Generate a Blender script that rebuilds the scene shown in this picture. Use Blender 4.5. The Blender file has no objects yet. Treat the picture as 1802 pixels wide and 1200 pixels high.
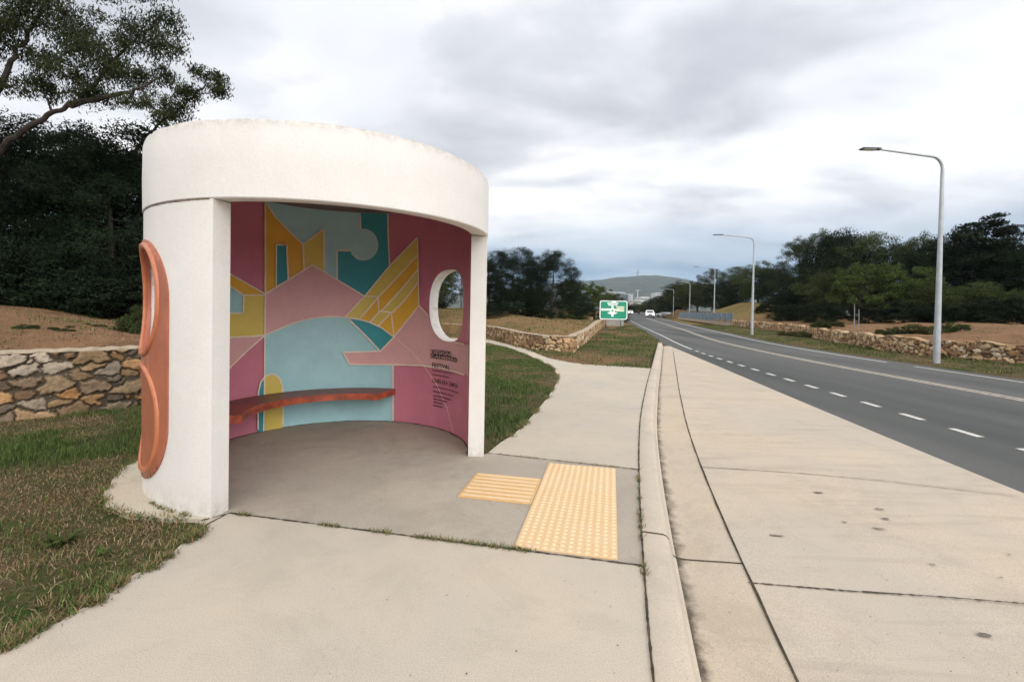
import bpy, bmesh, math, random
import numpy as np
from math import sin, cos, pi, radians, degrees, atan2, hypot, sqrt, floor
from mathutils import Vector, Matrix, Quaternion
random.seed(7); RNG = np.random.default_rng(11)
scene = bpy.context.scene
C = scene.collection

# ------------------------------------------------------------------ camera, sky, sun, exposure
CAMZ = 1.43; FPX = 821.577; PITCH = 0.01533; ROLL = 0.01719; SY = -44.69
Fv = Vector((0, cos(PITCH), -sin(PITCH))); U0 = Vector((0, sin(PITCH), cos(PITCH))); R0 = Vector((1, 0, 0))
Rv = R0*cos(ROLL) + U0*sin(ROLL); Uv = U0*cos(ROLL) - R0*sin(ROLL)
cam_d = bpy.data.cameras.new('camera'); cam = bpy.data.objects.new('camera', cam_d); C.objects.link(cam)
cam_d.sensor_width = 36; cam_d.lens = FPX/1802*36; cam_d.shift_y = SY/1802
cam_d.clip_start = .05; cam_d.clip_end = 20000
cam.matrix_world = Matrix(((Rv.x, Uv.x, -Fv.x, 0), (Rv.y, Uv.y, -Fv.y, 0), (Rv.z, Uv.z, -Fv.z, CAMZ), (0, 0, 0, 1)))
scene.camera = cam

SUN_EL = radians(25); SUN_AZ = radians(146)      # azimuth clockwise from +Y: behind the camera, to the right
w = bpy.data.worlds.new('World'); scene.world = w; w.use_nodes = True
nt = w.node_tree; N = nt.nodes; L = nt.links
for n in list(N): N.remove(n)
def wn(t, **k):
    n = N.new(t)
    for a, b in k.items(): setattr(n, a, b)
    return n
def wmath(op, a, b=None, c=None):
    n = wn('ShaderNodeMath', operation=op)
    for i, v in enumerate((a, b, c)):
        if v is None: continue
        if hasattr(v, 'links'): L.new(v, n.inputs[i])
        else: n.inputs[i].default_value = v
    return n.outputs[0]
def wramp(fac, stops, interp='LINEAR'):
    n = wn('ShaderNodeValToRGB'); n.color_ramp.interpolation = interp
    e = n.color_ramp.elements
    while len(e) < len(stops): e.new(.5)
    for el, (p, c) in zip(e, stops): el.position = p; el.color = (*c, 1) if len(c) == 3 else c
    L.new(fac, n.inputs[0]); return n.outputs[0]
def wmix(f, a, b, mode='MIX'):
    n = wn('ShaderNodeMix', data_type='RGBA', blend_type=mode)
    for i, v in ((0, f), (6, a), (7, b)):
        if hasattr(v, 'links'): L.new(v, n.inputs[i])
        else: n.inputs[i].default_value = v if i == 0 else (*v, 1)
    return n.outputs[2]
sky = wn('ShaderNodeTexSky', sky_type='NISHITA'); sky.sun_disc = False
sky.sun_elevation = SUN_EL; sky.sun_rotation = SUN_AZ; sky.air_density = 1.2; sky.dust_density = 1.5
tc = wn('ShaderNodeTexCoord'); sep = wn('ShaderNodeSeparateXYZ'); L.new(tc.outputs['Generated'], sep.inputs[0])
zc = wmath('MAXIMUM', sep.outputs[2], 0.0); den = wmath('ADD', zc, .16)
cmb = wn('ShaderNodeCombineXYZ'); L.new(wmath('DIVIDE', sep.outputs[0], den), cmb.inputs[0]); L.new(wmath('DIVIDE', sep.outputs[1], den), cmb.inputs[1])
mp = wn('ShaderNodeMapping'); L.new(cmb.outputs[0], mp.inputs[0]); mp.inputs['Location'].default_value = (3.1, 1.7, 0); mp.inputs['Rotation'].default_value = (0, 0, .35); mp.inputs['Scale'].default_value = (.75, 1, 1)
def wnoise(sc, det, ro, dist=0):
    n = wn('ShaderNodeTexNoise'); L.new(mp.outputs[0], n.inputs['Vector'])
    n.inputs['Scale'].default_value = sc; n.inputs['Detail'].default_value = det; n.inputs['Roughness'].default_value = ro; n.inputs['Distortion'].default_value = dist
    return n.outputs['Fac']
n1 = wnoise(.5, 4, .5, .3); n2 = wnoise(1.5, 7, .50, .25); n3 = wnoise(.9, 3, .45)
cl = wmath('ADD', wmath('MULTIPLY', n1, .52), wmath('MULTIPLY', n2, .48))
# cloud radiance is in sky units: the Background strength below is 0.1
cloud = wramp(cl, [(.37, (4.1, 4.35, 4.8)), (.45, (5.9, 6.05, 6.45)), (.51, (8.3, 8.3, 8.45)), (.58, (9.9, 9.8, 9.7))])
# thinner, brighter overcast overhead and to the left
elv = wramp(zc, [(.10, (.95, .95, .95)), (.22, (1.12, 1.11, 1.10)), (.36, (.98, .98, .98)), (.60, (1.10, 1.10, 1.10))])
azi = wramp(wmath('ADD', wmath('MULTIPLY', sep.outputs[0], .5), .5), [(.28, (1.32, 1.30, 1.28)), (.50, (1.10, 1.09, 1.08)), (.66, (.96, .97, .99))])
cloud = wmix(1.0, wmix(1.0, cloud, elv, 'MULTIPLY'), azi, 'MULTIPLY')
# denser, bluer cloud base low over the far hills
low = wramp(zc, [(0.0, (.8, .8, .8)), (.055, (1, 1, 1)), (.12, (.75, .75, .75)), (.20, (0, 0, 0))])
lowm = wmix(1.0, low, wramp(n3, [(.42, (1, 1, 1)), (.60, (.62, .62, .62))]), 'MULTIPLY')
cloud = wmix(lowm, cloud, (1.35, 3.2, 5.2))
# open sky between clouds
gap = wramp(n2, [(.60, (0, 0, 0)), (.72, (.35, .35, .35))])
col = wmix(gap, cloud, sky.outputs[0])
# overcast round the sun, boosted as added fill light for the shelter interior
sd = Vector((sin(SUN_AZ)*cos(SUN_EL), cos(SUN_AZ)*cos(SUN_EL), sin(SUN_EL)))
dp = wn('ShaderNodeVectorMath', operation='DOT_PRODUCT'); L.new(tc.outputs['Generated'], dp.inputs[0]); dp.inputs[1].default_value = sd
sky_fill = wramp(dp.outputs['Value'], [(0.0, (.98, .98, .98)), (.35, (1.15, 1.14, 1.12)), (1.0, (2.7, 2.6, 2.5))])
col = wmix(1.0, col, sky_fill, 'MULTIPLY')
bg = wn('ShaderNodeBackground'); L.new(col, bg.inputs[0]); bg.inputs[1].default_value = .1
out = wn('ShaderNodeOutputWorld'); L.new(bg.outputs[0], out.inputs[0])

sun_d = bpy.data.lights.new('sun', 'SUN'); sun_d.energy = .85; sun_d.angle = radians(36); sun_d.color = (1, .94, .86)
sun = bpy.data.objects.new('sun', sun_d); C.objects.link(sun)
sun.rotation_euler = sd.to_track_quat('Z', 'Y').to_euler(); sun.location = (0, 0, 30)
scene.view_settings.view_transform = 'Standard'; scene.view_settings.look = 'None'
scene.view_settings.exposure = 0.32; scene.view_settings.gamma = 1

# ------------------------------------------------------------------ helpers
def ray(px, py): return Fv*FPX + Rv*(px-901) - Uv*(py-600-SY)
def G(px, py, z=0.0):                       # ground point seen at a pixel of the photograph
    d = ray(px, py); t = (z-CAMZ)/d.z; return Vector((d.x*t, d.y*t, z))
def D(px, py, Y):                            # point at distance Y
    d = ray(px, py); t = Y/d.y; return Vector((d.x*t, Y, CAMZ+d.z*t))
def srgb(r, g, b):
    f = lambda c: (c/255/12.92) if c <= 10 else ((c/255+.055)/1.055)**2.4
    return (f(r), f(g), f(b))
def tag(o, label=None, cat=None, group=None, kind=None):
    if label: o['label'] = label
    if cat: o['category'] = cat
    if group: o['group'] = group
    if kind: o['kind'] = kind
    return o
def empty(name, loc, label, cat, group=None, rz=0):
    o = bpy.data.objects.new(name, None); C.objects.link(o); o.location = loc; o.rotation_euler = (0, 0, rz)
    o.empty_display_size = .2
    return tag(o, label, cat, group)
def link(name, me, parent=None, mats=()):
    o = bpy.data.objects.new(name, me); C.objects.link(o)
    for m in mats: me.materials.append(m)
    if parent is not None: o.parent = parent
    return o
def bmobj(name, bm, mats, parent=None, smooth=False):
    me = bpy.data.meshes.new(name); bm.normal_update()
    for e in bm.edges:
        if len(e.link_faces) == 2 and (e.link_faces[0].smooth or e.link_faces[1].smooth) and e.calc_face_angle(0) > .6: e.smooth = False
    bm.to_mesh(me); bm.free()
    if smooth:
        for p in me.polygons: p.use_smooth = True
    if not isinstance(mats, (list, tuple)): mats = [mats]
    return link(name, me, parent, mats)
def box(bm, c, s, rz=0, mi=0, bev=0, M=None):
    r = bmesh.ops.create_cube(bm, size=1)
    vs = r['verts']
    m = Matrix.Translation(Vector(c)) @ Matrix.Rotation(rz, 4, 'Z') @ Matrix.Diagonal((s[0], s[1], s[2], 1))
    if M is not None: m = M @ m
    bmesh.ops.transform(bm, matrix=m, verts=vs)
    fs = {f for v in vs for f in v.link_faces}
    for f in fs: f.material_index = mi
    if bev:
        es = list({e for v in vs for e in v.link_edges})
        bmesh.ops.bevel(bm, geom=es, offset=bev, segments=2, affect='EDGES', profile=.5)
def tube(bm, pts, rads, n=10, cap=True, mi=0):
    rings = []; pts = [Vector(p) for p in pts]
    up = Vector((0, 0, 1)); prev = None
    for i, p in enumerate(pts):
        t = (pts[min(i+1, len(pts)-1)] - pts[max(i-1, 0)]).normalized()
        a = prev if prev is not None else (t.cross(Vector((0, 1, 0))) if abs(t.y) < .9 else t.cross(Vector((1, 0, 0))))
        a = (a - t*a.dot(t)).normalized(); prev = a; b = t.cross(a)
        rings.append([bm.verts.new(p + (a*cos(2*pi*k/n) + b*sin(2*pi*k/n))*rads[i]) for k in range(n)])
    for r0, r1 in zip(rings, rings[1:]):
        for k in range(n):
            f = bm.faces.new((r0[k], r0[(k+1) % n], r1[(k+1) % n], r1[k])); f.smooth = True; f.material_index = mi
    if cap:
        bm.faces.new(rings[0][::-1]).material_index = mi; bm.faces.new(rings[-1]).material_index = mi
def cinterp(xs, ys):                         # Catmull-Rom style interpolation y(x), xs ascending
    xs = np.array(xs, float); ys = np.array(ys, float)
    m = np.gradient(ys, xs)
    def f(x):
        x = np.asarray(x, float); i = np.clip(np.searchsorted(xs, x)-1, 0, len(xs)-2)
        h = xs[i+1]-xs[i]; t = (x-xs[i])/h; tc_ = np.clip(t, 0, 1)
        r = (2*tc_**3-3*tc_**2+1)*ys[i] + (tc_**3-2*tc_**2+tc_)*h*m[i] + (-2*tc_**3+3*tc_**2)*ys[i+1] + (tc_**3-tc_**2)*h*m[i+1]
        return r + np.where(t > 1, (x-xs[-1])*m[-1], 0) + np.where(t < 0, (x-xs[0])*m[0], 0)
    return f
def vnoise(x, y, seed=0):
    x = np.asarray(x, float); y = np.asarray(y, float)
    xi = np.floor(x).astype(np.int64); yi = np.floor(y).astype(np.int64); fx = x-xi; fy = y-yi
    def hsh(a, b):
        h = (a*374761393 + b*668265263 + seed*974711) & 0x7fffffff
        h = ((h ^ (h >> 13))*1274126177) & 0x7fffffff
        return ((h ^ (h >> 16)) & 0xffff)/65535.0
    sx = fx*fx*(3-2*fx); sy = fy*fy*(3-2*fy)
    return (hsh(xi, yi)*(1-sx)+hsh(xi+1, yi)*sx)*(1-sy) + (hsh(xi, yi+1)*(1-sx)+hsh(xi+1, yi+1)*sx)*sy
def fbm(x, y, seed=0, o=4):
    s = 0; a = .5; t = 0
    for i in range(o):
        s = s + a*vnoise(x*2**i, y*2**i, seed+i*17); t += a; a *= .5
    return s/t
def smooth(t): t = np.clip(t, 0, 1); return t*t*(3-2*t)
def inpoly(x, y, poly):
    x = np.asarray(x, float); y = np.asarray(y, float); r = np.zeros(x.shape, bool)
    for (x0, y0), (x1, y1) in zip(poly, poly[1:]+poly[:1]):
        c = ((y0 > y) != (y1 > y))
        with np.errstate(divide='ignore', invalid='ignore'):
            xi = (x1-x0)*(y-y0)/((y1-y0) if y1 != y0 else 1e-9)+x0
        r ^= c & (x < xi)
    return r
def dpoly(x, y, line):
    d = np.full(np.shape(x), 1e9)
    for (x0, y0), (x1, y1) in zip(line, line[1:]):
        vx, vy = x1-x0, y1-y0; t = np.clip(((x-x0)*vx+(y-y0)*vy)/(vx*vx+vy*vy), 0, 1)
        d = np.minimum(d, np.hypot(x-x0-t*vx, y-y0-t*vy))
    return d
def np_mesh(name, verts, faces, nper, cols=None, smooth_=False):
    me = bpy.data.meshes.new(name); verts = np.asarray(verts, np.float32); faces = np.asarray(faces, np.int32)
    nf = len(faces)
    me.vertices.add(len(verts)); me.vertices.foreach_set('co', verts.ravel())
    me.loops.add(nf*nper); me.loops.foreach_set('vertex_index', faces.ravel())
    me.polygons.add(nf); me.polygons.foreach_set('loop_start', np.arange(nf, dtype=np.int32)*nper)
    me.update(calc_edges=True)
    if smooth_: me.polygons.foreach_set('use_smooth', np.ones(nf, bool))
    if cols is not None:
        a = me.color_attributes.new('col', 'FLOAT_COLOR', 'POINT')
        c = np.ones((len(verts), 4), np.float32); c[:, :3] = cols; a.data.foreach_set('color', c.ravel())
    me.validate()
    return me

# ------------------------------------------------------------------ materials
class Mat:
    def __init__(s, name, rough=.8, spec=.3):
        s.m = bpy.data.materials.new(name); s.m.use_nodes = True; s.t = s.m.node_tree
        s.b = s.t.nodes['Principled BSDF']; s.b.inputs['Roughness'].default_value = rough
        s.b.inputs['Specular IOR Level'].default_value = spec
        s.tc = s.t.nodes.new('ShaderNodeTexCoord')
    def n(s, t, **k):
        x = s.t.nodes.new(t)
        for a, b in k.items(): setattr(x, a, b)
        return x
    def put(s, v, inp, pad=True):
        if hasattr(v, 'links'): s.t.links.new(v, inp)
        elif isinstance(v, (tuple, list)): inp.default_value = (*v, 1) if len(v) == 3 and inp.type == 'RGBA' else v
        else: inp.default_value = v
    def coord(s, kind='Object', scale=(1, 1, 1), rot=(0, 0, 0)):
        mp = s.n('ShaderNodeMapping'); s.t.links.new(s.tc.outputs[kind] if kind != 'World' else s.n('ShaderNodeNewGeometry').outputs['Position'], mp.inputs[0])
        mp.inputs['Scale'].default_value = scale; mp.inputs['Rotation'].default_value = rot; return mp.outputs[0]
    def noise(s, sc, det=4, ro=.55, co=None, dist=0):
        x = s.n('ShaderNodeTexNoise'); s.t.links.new(co if co is not None else s.coord(), x.inputs['Vector'])
        x.inputs['Scale'].default_value = sc; x.inputs['Detail'].default_value = det; x.inputs['Roughness'].default_value = ro; x.inputs['Distortion'].default_value = dist
        return x.outputs['Fac']
    def ramp(s, f, st):
        x = s.n('ShaderNodeValToRGB'); e = x.color_ramp.elements
        while len(e) < len(st): e.new(.5)
        for el, (p, c) in zip(e, st):
            el.position = p
            if not isinstance(c, (tuple, list)): c = (c, c, c)
            el.color = (*c, 1)
        s.t.links.new(f, x.inputs[0]); return x.outputs[0]
    def mix(s, f, a, b, mode='MIX'):
        x = s.n('ShaderNodeMix', data_type='RGBA', blend_type=mode)
        s.put(f, x.inputs[0]); s.put(a, x.inputs[6]); s.put(b, x.inputs[7]); return x.outputs[2]
    def math(s, op, a, b=0.0):
        x = s.n('ShaderNodeMath', operation=op); s.put(a, x.inputs[0]); s.put(b, x.inputs[1]); return x.outputs[0]
    def col(s, v): s.put(v, s.b.inputs['Base Color']); return s
    def bump(s, h, st=.3, d=.01):
        x = s.n('ShaderNodeBump'); x.inputs['Strength'].default_value = st; x.inputs['Distance'].default_value = d
        s.t.links.new(h, x.inputs['Height']); s.t.links.new(x.outputs[0], s.b.inputs['Normal']); return s

def concrete(name, c, dark, warm, speck=.5, streak=False):
    m = Mat(name, .88, .2); co = m.coord('World')
    big = m.noise(.55, 5, .6, co, .4); mid = m.noise(3.5, 8, .72, co); fine = m.noise(190, 4, .7, co); sp = m.noise(38, 4, .75, co)
    k = m.mix(m.ramp(big, [(.35, 0.0), (.65, 1.0)]), tuple(v*.93 for v in c), tuple(v*1.04 for v in warm))
    k = m.mix(m.math('MULTIPLY', m.ramp(mid, [(.50, 0.0), (.75, 1.0)]), .22), k, dark)
    k = m.mix(1.0, k, m.ramp(fine, [(.28, .62), (.5, 1.0), (.72, 1.22)]), 'MULTIPLY')
    k = m.mix(m.math('MULTIPLY', m.ramp(sp, [(.64, 0.0), (.74, 1.0)]), speck), k, dark)
    wr = m.noise(1.3, 12, .78, co, .6); k = m.mix(m.math('MULTIPLY', m.ramp(wr, [(.50, 0.0), (.58, 1.0)]), .20), k, dark)
    sp2 = m.noise(95, 2, .5, co); k = m.mix(m.math('MULTIPLY', m.ramp(sp2, [(.70, 0.0), (.73, 1.0)]), .55), k, tuple(v*.6 for v in dark))
    if streak:
        st = m.noise(2.2, 4, .6, m.coord('World', (.35, 2.6, 1)), .5)
        k = m.mix(m.math('MULTIPLY', m.ramp(st, [(.5, 0.0), (.72, 1.0)]), .4), k, dark)
    m.col(k); m.bump(m.math('ADD', fine, m.math('MULTIPLY', sp, .6)), .12, .003); return m.m
M = {}
M['path'] = concrete('footpath_concrete', (.475, .425, .355), (.32, .28, .22), (.49, .42, .325))
M['apron'] = concrete('apron_concrete', (.485, .425, .35), (.32, .27, .215), (.49, .41, .31), .35, True)
M['gutter'] = concrete('gutter_concrete', (.50, .43, .345), (.25, .215, .165), (.50, .41, .30), .6)
M['kerb'] = concrete('kerb_concrete', (.50, .44, .36), (.28, .24, .19), (.52, .44, .34), .5)
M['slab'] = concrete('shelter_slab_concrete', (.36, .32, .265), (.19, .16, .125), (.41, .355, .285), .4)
mg = bpy.data.materials['gutter_concrete']; tg = mg.node_tree; bs = tg.nodes['Principled BSDF']; src = bs.inputs['Base Color'].links[0].from_socket
at = tg.nodes.new('ShaderNodeAttribute'); at.attribute_name = 'col'; nn_ = tg.nodes.new('ShaderNodeTexNoise'); nn_.inputs['Scale'].default_value = 9; nn_.inputs['Detail'].default_value = 7; nn_.inputs['Roughness'].default_value = .7
gp = tg.nodes.new('ShaderNodeNewGeometry'); tg.links.new(gp.outputs['Position'], nn_.inputs['Vector'])
mm = tg.nodes.new('ShaderNodeMath'); mm.operation = 'MULTIPLY_ADD'; tg.links.new(nn_.outputs['Fac'], mm.inputs[0]); mm.inputs[1].default_value = 2.8; mm.inputs[2].default_value = -1.85
m2_ = tg.nodes.new('ShaderNodeMath'); m2_.operation = 'MULTIPLY_ADD'; m2_.use_clamp = True; tg.links.new(at.outputs['Fac'], m2_.inputs[0]); m2_.inputs[1].default_value = 1.75; tg.links.new(mm.outputs[0], m2_.inputs[2])
mx = tg.nodes.new('ShaderNodeMix'); mx.data_type = 'RGBA'; tg.links.new(m2_.outputs[0], mx.inputs[0]); tg.links.new(src, mx.inputs[6]); mx.inputs[7].default_value = (.10, .082, .06, 1); tg.links.new(mx.outputs[2], bs.inputs['Base Color'])
M['skirt'] = concrete('skirt_concrete', (.50, .45, .36), (.26, .23, .18), (.50, .43, .33), .4)

m = Mat('joint_dirt', 1, .1); m.col(m.ramp(m.noise(9, 3, .7, m.coord('World')), [(.3, (.03, .026, .02)), (.7, (.10, .08, .055))])); M['joint'] = m.m
m = Mat('stain', .9, .2); m.col(m.ramp(m.noise(30, 3, .7, m.coord('World')), [(.3, (.10, .095, .085)), (.7, (.24, .21, .17))])); M['stain'] = m.m
m = Mat('faint_joint', .9, .2); m.col(m.ramp(m.noise(7, 4, .7, m.coord('World')), [(.3, (.27, .23, .185)), (.7, (.42, .36, .29))])); M['faint'] = m.m
m = Mat('gutter_silt', 1, .1); m.col(m.ramp(m.noise(14, 4, .7, m.coord('World')), [(.3, (.12, .095, .07)), (.7, (.3, .25, .185))])); M['silt'] = m.m
m = Mat('asphalt', .82, .35); co = m.coord('World')
k = m.mix(m.ramp(m.noise(.35, 4, .55, m.coord('World', (1, .12, 1))), [(.35, 0.0), (.65, 1.0)]), (.040, .044, .041), (.098, .099, .092))
k = m.mix(1.0, k, m.ramp(m.noise(240, 2, .6, co), [(.2, .45), (.5, 1.0), (.8, 2.0)]), 'MULTIPLY')
k = m.mix(m.math('MULTIPLY', m.ramp(m.noise(40, 3, .8, co), [(.62, 0.0), (.72, 1.0)]), .35), k, (.17, .16, .15))
m.col(k); m.bump(m.noise(240, 2, .6, co), .4, .004); M['asphalt'] = m.m
m = Mat('road_paint', .7, .3); co = m.coord('World')
m.col(m.mix(m.ramp(m.noise(22, 4, .75, co), [(.50, 0.0), (.72, .8)]), (.56, .54, .49), (.15, .145, .14))); M['paint'] = m.m
m = Mat('road_paint_cream', .7, .3); co = m.coord('World')
m.col(m.mix(m.ramp(m.noise(9, 4, .75, co), [(.44, 0.0), (.70, .9)]), (.50, .44, .35), (.16, .15, .14))); M['paint2'] = m.m

# ground: dry and green patches
m = Mat('grassy_ground', 1, .1); co = m.coord('World')
g1 = m.noise(.9, 5, .65, co, .5); g2 = m.noise(7, 5, .7, co); g3 = m.noise(60, 3, .7, co)
k = m.mix(m.ramp(g1, [(.40, 0.0), (.60, 1.0)]), (.040, .068, .016), (.135, .092, .050))
k = m.mix(m.ramp(g2, [(.42, 0.0), (.7, .8)]), k, (.115, .085, .045))
k = m.mix(1.0, k, m.ramp(g3, [(.2, .45), (.5, 1.0), (.8, 1.6)]), 'MULTIPLY')
far = m.n('ShaderNodeAttribute', attribute_name='col')
sepc = m.n('ShaderNodeSeparateColor'); m.t.links.new(far.outputs['Color'], sepc.inputs[0])
dry = m.mix(m.ramp(m.noise(.5, 5, .7, co), [(.35, 0.0), (.65, 1.0)]), (.26, .145, .078), (.18, .105, .055))
dry = m.mix(m.ramp(m.noise(1.1, 6, .75, co), [(.50, 0.0), (.66, .75)]), dry, (.10, .070, .036))
dry = m.mix(m.ramp(m.noise(5.2, 5, .75, co), [(.50, 0.0), (.68, .6)]), dry, (.31, .195, .11))
dry = m.mix(1.0, dry, m.ramp(m.noise(38, 4, .75, co), [(.25, .5), (.5, 1.0), (.75, 1.5)]), 'MULTIPLY')
k = m.mix(sepc.outputs[0], k, dry)
k = m.mix(sepc.outputs[1], k, m.mix(m.ramp(m.noise(.35, 5, .7, co), [(.35, 0.0), (.65, 1.0)]), (.155, .125, .042), (.24, .165, .07)))
m.col(k); m.bump(m.math('ADD', g3, g2), .8, .04); M['ground'] = m.m

m = Mat('blade', .8, .12); a = m.n('ShaderNodeAttribute', attribute_name='col'); m.col(a.outputs['Color'])
M['blade'] = m.m
m = Mat('stone', .9, .2); a = m.n('ShaderNodeAttribute', attribute_name='col'); co = m.coord('World')
k = m.mix(1.0, a.outputs['Color'], m.ramp(m.noise(22, 5, .7, co), [(.25, .6), (.5, 1.0), (.75, 1.3)]), 'MULTIPLY')
k = m.mix(m.ramp(m.noise(9, 4, .7, co), [(.58, 0.0), (.72, .5)]), k, (.12, .09, .06))
m.col(k); m.bump(m.noise(30, 5, .7, co), .6, .02); M['stone'] = m.m
m = Mat('capping', .9, .2); co = m.coord('World'); m.col(m.ramp(m.noise(12, 4, .7, co), [(.3, (.26, .2, .14)), (.7, (.5, .41, .3))])); m.bump(m.noise(40, 4, .7, co), .4, .01); M['cap'] = m.m

# white render with grime that runs down from the rim
def white_mat(name, rim):
    m = Mat(name, .62, .3); co = m.coord('World')
    sx = m.n('ShaderNodeSeparateXYZ'); m.t.links.new(co, sx.inputs[0])
    k = m.mix(m.ramp(m.noise(2.1, 9, .6, co, .3), [(.35, 0.0), (.7, 1.0)]), (.715, .685, .64), (.665, .635, .59))
    run = m.noise(9, 4, .6, m.coord('World', (1, 1, .12)), .2)
    k = m.mix(m.math('MULTIPLY', m.ramp(run, [(.54, 0.0), (.78, 1.0)]), .12), k, (.62, .57, .50))
    if rim:
        e = m.n('ShaderNodeMapRange'); m.t.links.new(sx.outputs[2], e.inputs[0])
        e.inputs[1].default_value = 2.50; e.inputs[2].default_value = 2.665
        ev = m.math('MULTIPLY', m.math('POWER', e.outputs[0], 3.2), m.ramp(m.noise(16, 5, .75, co), [(.40, .1), (.66, 1.0)]))
        k = m.mix(m.math('MINIMUM', m.math('MULTIPLY', ev, 1.15), .9), k, (.23, .20, .15))
    else:
        e = m.n('ShaderNodeMapRange'); m.t.links.new(sx.outputs[2], e.inputs[0])
        e.inputs[1].default_value = .22; e.inputs[2].default_value = 0.0
        ev = m.math('MULTIPLY', m.math('POWER', e.outputs[0], 1.6), m.ramp(m.noise(14, 5, .75, co), [(.40, 0.0), (.65, 1.0)]))
        k = m.mix(m.math('MULTIPLY', ev, .65), k, (.40, .34, .26))
        e2 = m.n('ShaderNodeMapRange'); m.t.links.new(sx.outputs[2], e2.inputs[0])
        e2.inputs[1].default_value = 1.95; e2.inputs[2].default_value = 2.12
        ev = m.math('MULTIPLY', m.math('POWER', e2.outputs[0], 2), m.ramp(m.noise(7, 5, .75, co), [(.46, 0.0), (.7, 1.0)]))
        k = m.mix(m.math('MULTIPLY', ev, .12), k, (.46, .41, .34))
    chips = m.ramp(m.noise(26, 3, .7, co), [(.735, 0.0), (.755, 1.0)])
    k = m.mix(m.math('MULTIPLY', chips, .7), k, (.33, .28, .22))
    k = m.mix(1.0, k, m.ramp(m.noise(60, 4, .7, co), [(.3, .95), (.7, 1.04)]), 'MULTIPLY')
    m.col(k); m.bump(m.math('ADD', m.noise(70, 4, .7, co), m.math('MULTIPLY', m.noise(9, 3, .5, co), 1.4)), .16, .012); return m.m
M['white'] = white_mat('white_painted_concrete', False); M['whiterim'] = white_mat('white_rim_concrete', True)
m = Mat('reveal_white', .7, .3); co = m.coord('World'); m.col(m.ramp(m.noise(9, 4, .7, co), [(.3, (.70, .66, .60)), (.55, (.76, .72, .66)), (.72, (.5, .44, .36))])); M['reveal'] = m.m
m = Mat('crack_grime', 1, .1); m.col(m.ramp(m.noise(30, 4, .7, m.coord('World')), [(.3, (.08, .06, .045)), (.7, (.28, .22, .17))])); M['grime'] = m.m
def paintm(name, c, rough=.5):
    m = Mat(name, rough, .35); co = m.coord('World')
    k = m.mix(1.0, c, m.ramp(m.noise(5, 4, .6, co), [(.3, .93), (.7, 1.05)]), 'MULTIPLY')
    k = m.mix(1.0, k, m.ramp(m.noise(90, 3, .7, co), [(.3, .95), (.7, 1.04)]), 'MULTIPLY')
    k = m.mix(m.ramp(m.noise(34, 3, .7, co), [(.74, 0.0), (.77, .5)]), k, tuple(x*.5 for x in c))
    m.col(k); m.bump(m.noise(80, 4, .7, co), .12, .008); return m.m
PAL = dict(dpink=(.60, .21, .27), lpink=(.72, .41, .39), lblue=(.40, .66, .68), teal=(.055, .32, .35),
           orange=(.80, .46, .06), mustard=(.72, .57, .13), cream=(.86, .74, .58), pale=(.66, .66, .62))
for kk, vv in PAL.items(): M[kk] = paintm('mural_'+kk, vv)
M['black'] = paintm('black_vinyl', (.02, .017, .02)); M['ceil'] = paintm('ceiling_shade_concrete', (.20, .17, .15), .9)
m = Mat('orange_fibreglass', .42, .4); co = m.coord('World')
k = m.mix(m.ramp(m.noise(3, 5, .65, co), [(.3, 0.0), (.7, 1.0)]), (.44, .15, .080), (.31, .10, .055))
k = m.mix(m.ramp(m.noise(26, 5, .75, co), [(.6, 0.0), (.72, .6)]), k, (.25, .09, .06)); m.col(k); m.bump(m.noise(50, 4, .6, co), .1, .01); M['fibre'] = m.m
m = Mat('orange_rim_highlight', .38, .45); co = m.coord('World'); k = m.mix(m.ramp(m.noise(6, 5, .7, co), [(.35, 0.0), (.7, 1.0)]), (.56, .20, .09), (.42, .135, .065)); k = m.mix(m.ramp(m.noise(40, 5, .75, co), [(.62, 0.0), (.70, .7)]), k, (.22, .09, .06)); m.col(k); M['rimfib'] = m.m  # rim highlights put into the colour: lighter orange than the panel and dish
m = Mat('painted_timber', .5, .4); co = m.coord('World')
k = m.mix(m.ramp(m.noise(5, 5, .7, co, .6), [(.38, 0.0), (.60, 1.0)]), (.52, .115, .045), (.22, .048, .028))
k = m.mix(m.ramp(m.noise(14, 4, .7, co), [(.6, 0.0), (.75, .6)]), k, (.06, .035, .03)); m.col(k); m.bump(m.noise(40, 5, .7, co), .3, .01); M['timber'] = m.m
m = Mat('worn_timber', .45, .45); co = m.coord('World')
k = m.mix(m.ramp(m.noise(6, 5, .7, co, .6), [(.36, 0.0), (.64, 1.0)]), (.10, .050, .038), (.30, .06, .035)); m.col(k); M['timbertop'] = m.m
m = Mat('tactile', .75, .3); co = m.coord('World')
k = m.mix(m.ramp(m.noise(3, 4, .6, co), [(.35, 0.0), (.7, 1.0)]), (.64, .43, .22), (.62, .46, .28))
k = m.mix(m.ramp(m.noise(30, 4, .75, co), [(.56, 0.0), (.72, .45)]), k, (.60, .46, .30)); m.col(k); M['tactile'] = m.m
m = Mat('tactile_orange', .75, .3); co = m.coord('World'); m.col(m.ramp(m.noise(4, 4, .7, co), [(.35, (.58, .34, .13)), (.7, (.60, .41, .21))])); M['tactile2'] = m.m
m = Mat('tactile_worn', .75, .3); co = m.coord('World'); m.col(m.ramp(m.noise(12, 4, .7, co), [(.35, (.70, .51, .30)), (.7, (.68, .52, .34))])); M['tworn'] = m.m
def flat(name, c, r=.5, metal=0, var=.1):
    m = Mat(name, r, .4); m.b.inputs['Metallic'].default_value = metal
    m.col(m.mix(1.0, c, m.ramp(m.noise(4, 4, .6), [(.3, 1-var), (.7, 1+var)]), 'MULTIPLY')); return m.m
M['galv'] = flat('galvanised_steel', (.40, .42, .43), .5, .35, .15)
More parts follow.
